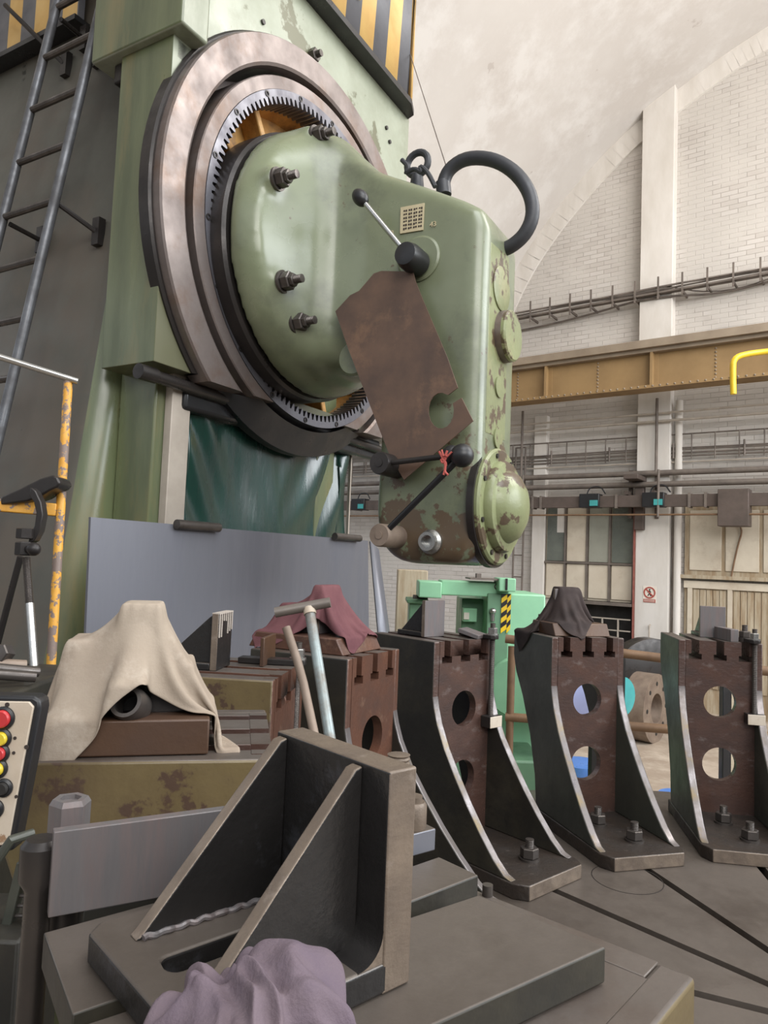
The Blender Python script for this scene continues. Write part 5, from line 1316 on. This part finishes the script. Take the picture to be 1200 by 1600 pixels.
# beige suede over the near-left bracket: frame at the front left corner of the brown block
F = FB @ Matrix.Translation((0, 0, bh_))
tz = aty(222, 942, 1.25).z-(TOP+bh_)
ua = (FB.inverted() @ aty(188, 945, 1.22)).x; ub = (FB.inverted() @ aty(252, 945, 1.22)).x
core = MB(FB @ Matrix.Translation((0, 0, bh_))); core.box(ua+.005, ub-.005, .06, .14, 0, tz-.01); core.box(.012, bl*.56, .06, .19, 0, .10); core.box(bl*.56, bl*.86, .06, .19, 0, .066)
tag(core.build('covered_fixture', M['steel_dark'], bevel=.004), 'steel fixture hidden beneath the beige cloth', 'fixture')
drape('beige_cloth', M['beige'], F, .47, .30, 80, [(ua, ub, .055, .145, -.01, tz-.006, .002), (-.0, bl*.58, .055, .195, -.01, .112, .012), (bl*.55, bl*.88, .05, .195, -.01, .075, .01), (.0, bl, .0, .22, -.3, 0, 0), (-.2, .8, .02, .6, -.35, -bh_, 0),
      (.085, .15, -.02, .055, 0, .056, .008)], 420, 'beige suede cloth draped over a fixture on the near left bracket', 3, tz+.03, .003, .45, ((ua+ub)/2-.005, .105), rot=.24, crump=.16, rnd_amp=.004)
F = BRK[1][1] @ Matrix.Translation((0, 0, BH))
drape('maroon_cloth', M['maroon'], F, .52, .34, 56, [(-.23, -.19, -.07, .07, 0, .225, .0), (-.42, -.19, -.07, .07, 0, .15, .03), (-.44, -.06, -.14, .14, 0, .056, .01), (-.4, 0, -.19, .19, -.3, 0, 0)], 330,
      'maroon cloth draped over the rusty brown bracket', 5, .26, .003, .6, (-.25, 0.0), rot=.25, crump=.06)
F = BRK[3][1] @ Matrix.Translation((0, 0, BH))
drape('black_cloth', M['blackcloth'], F, .50, .38, 56, [(-.26, -.19, -.055, .075, 0, .225, .0), (-.31, -.05, -.15, .15, 0, .062, .03), (-.36, -.19, -.07, .09, 0, .15, .04), (-.4, 0, -.195, .195, -.3, 0, 0)], 330,
      'black cloth draped over the bracket with two see-through holes', 8, .26, .003, .6, (-.245, -.04), rot=.55, crump=.05)
# purple rag in the foreground: a crumpled heap
from mathutils import noise as mn
def heap(name, m, c, rx, ry, hgt, label, rot=0, seed=0, n=150, peak=None):
    F = Matrix.Translation(c) @ Matrix.Rotation(rot, 4, 'Z'); b = MB(F); vs = []; fs = []; m_ = 200; rings = 80
    for j in range(rings+1):
        t_ = j/rings
        for i in range(m_):
            a_ = 2*PI*i/m_; ca, sa = math.cos(a_), math.sin(a_)
            phi = t_*PI*.62
            rr = math.sin(min(phi, PI/2)) if phi < PI/2 else 1-.10*(phi-PI/2)
            zz = math.cos(phi)
            x, y = ca*rr*rx, sa*rr*ry; z = hgt*(zz if zz > 0 else zz*.9)
            p = Vector((x/rx*1.5+seed, y/ry*1.5, z/hgt*.7))
            w1 = mn.noise_vector(p*.9)
            q = p+w1*.7
            ab = lambda x_: math.sqrt(x_*x_+.0022)
            f1 = 1-2*ab(mn.noise(q*1.0)); f2 = 1-2*ab(mn.noise(q*1.9+Vector((7, 3, 1)))); f3 = mn.noise(q*3.5)
            dsp = .38*f1+.20*f2+.03*f3-.24
            nrm = Vector((x/rx**2, y/ry**2, max(z, 0)/hgt**2+1e-4)).normalized()
            d = dsp*hgt*.95
            P_ = Vector((x, y, z))+nrm*d*(1 if t_ < .8 else (1-t_)/.2)
            if peak:
                g = math.exp(-((x-peak[0])**2+(y-peak[1])**2)/(peak[3]**2)); P_.z += peak[2]*g
            vs.append((P_.x, P_.y, max(P_.z, .0)))
    for j in range(rings):
        for i in range(m_):
            k = (i+1) % m_; fs.append((j*m_+i, j*m_+k, (j+1)*m_+k, (j+1)*m_+i))
    b.add(vs, fs); o = b.build(name, m, smooth=180); return tag(o, label, 'cloth')
tp = aty(425, 1500, .455); zb_ = TOPF+.033+AT
heap('purple_rag', M['purple'], Vector((-.056, .412, zb_+.001)), .064, .062, max(.04, tp.z-zb_+.004), 'crumpled greyish purple rag lying at the foot of the large angle plate', .2, 4.3, peak=(.045, .035, .022, .02))
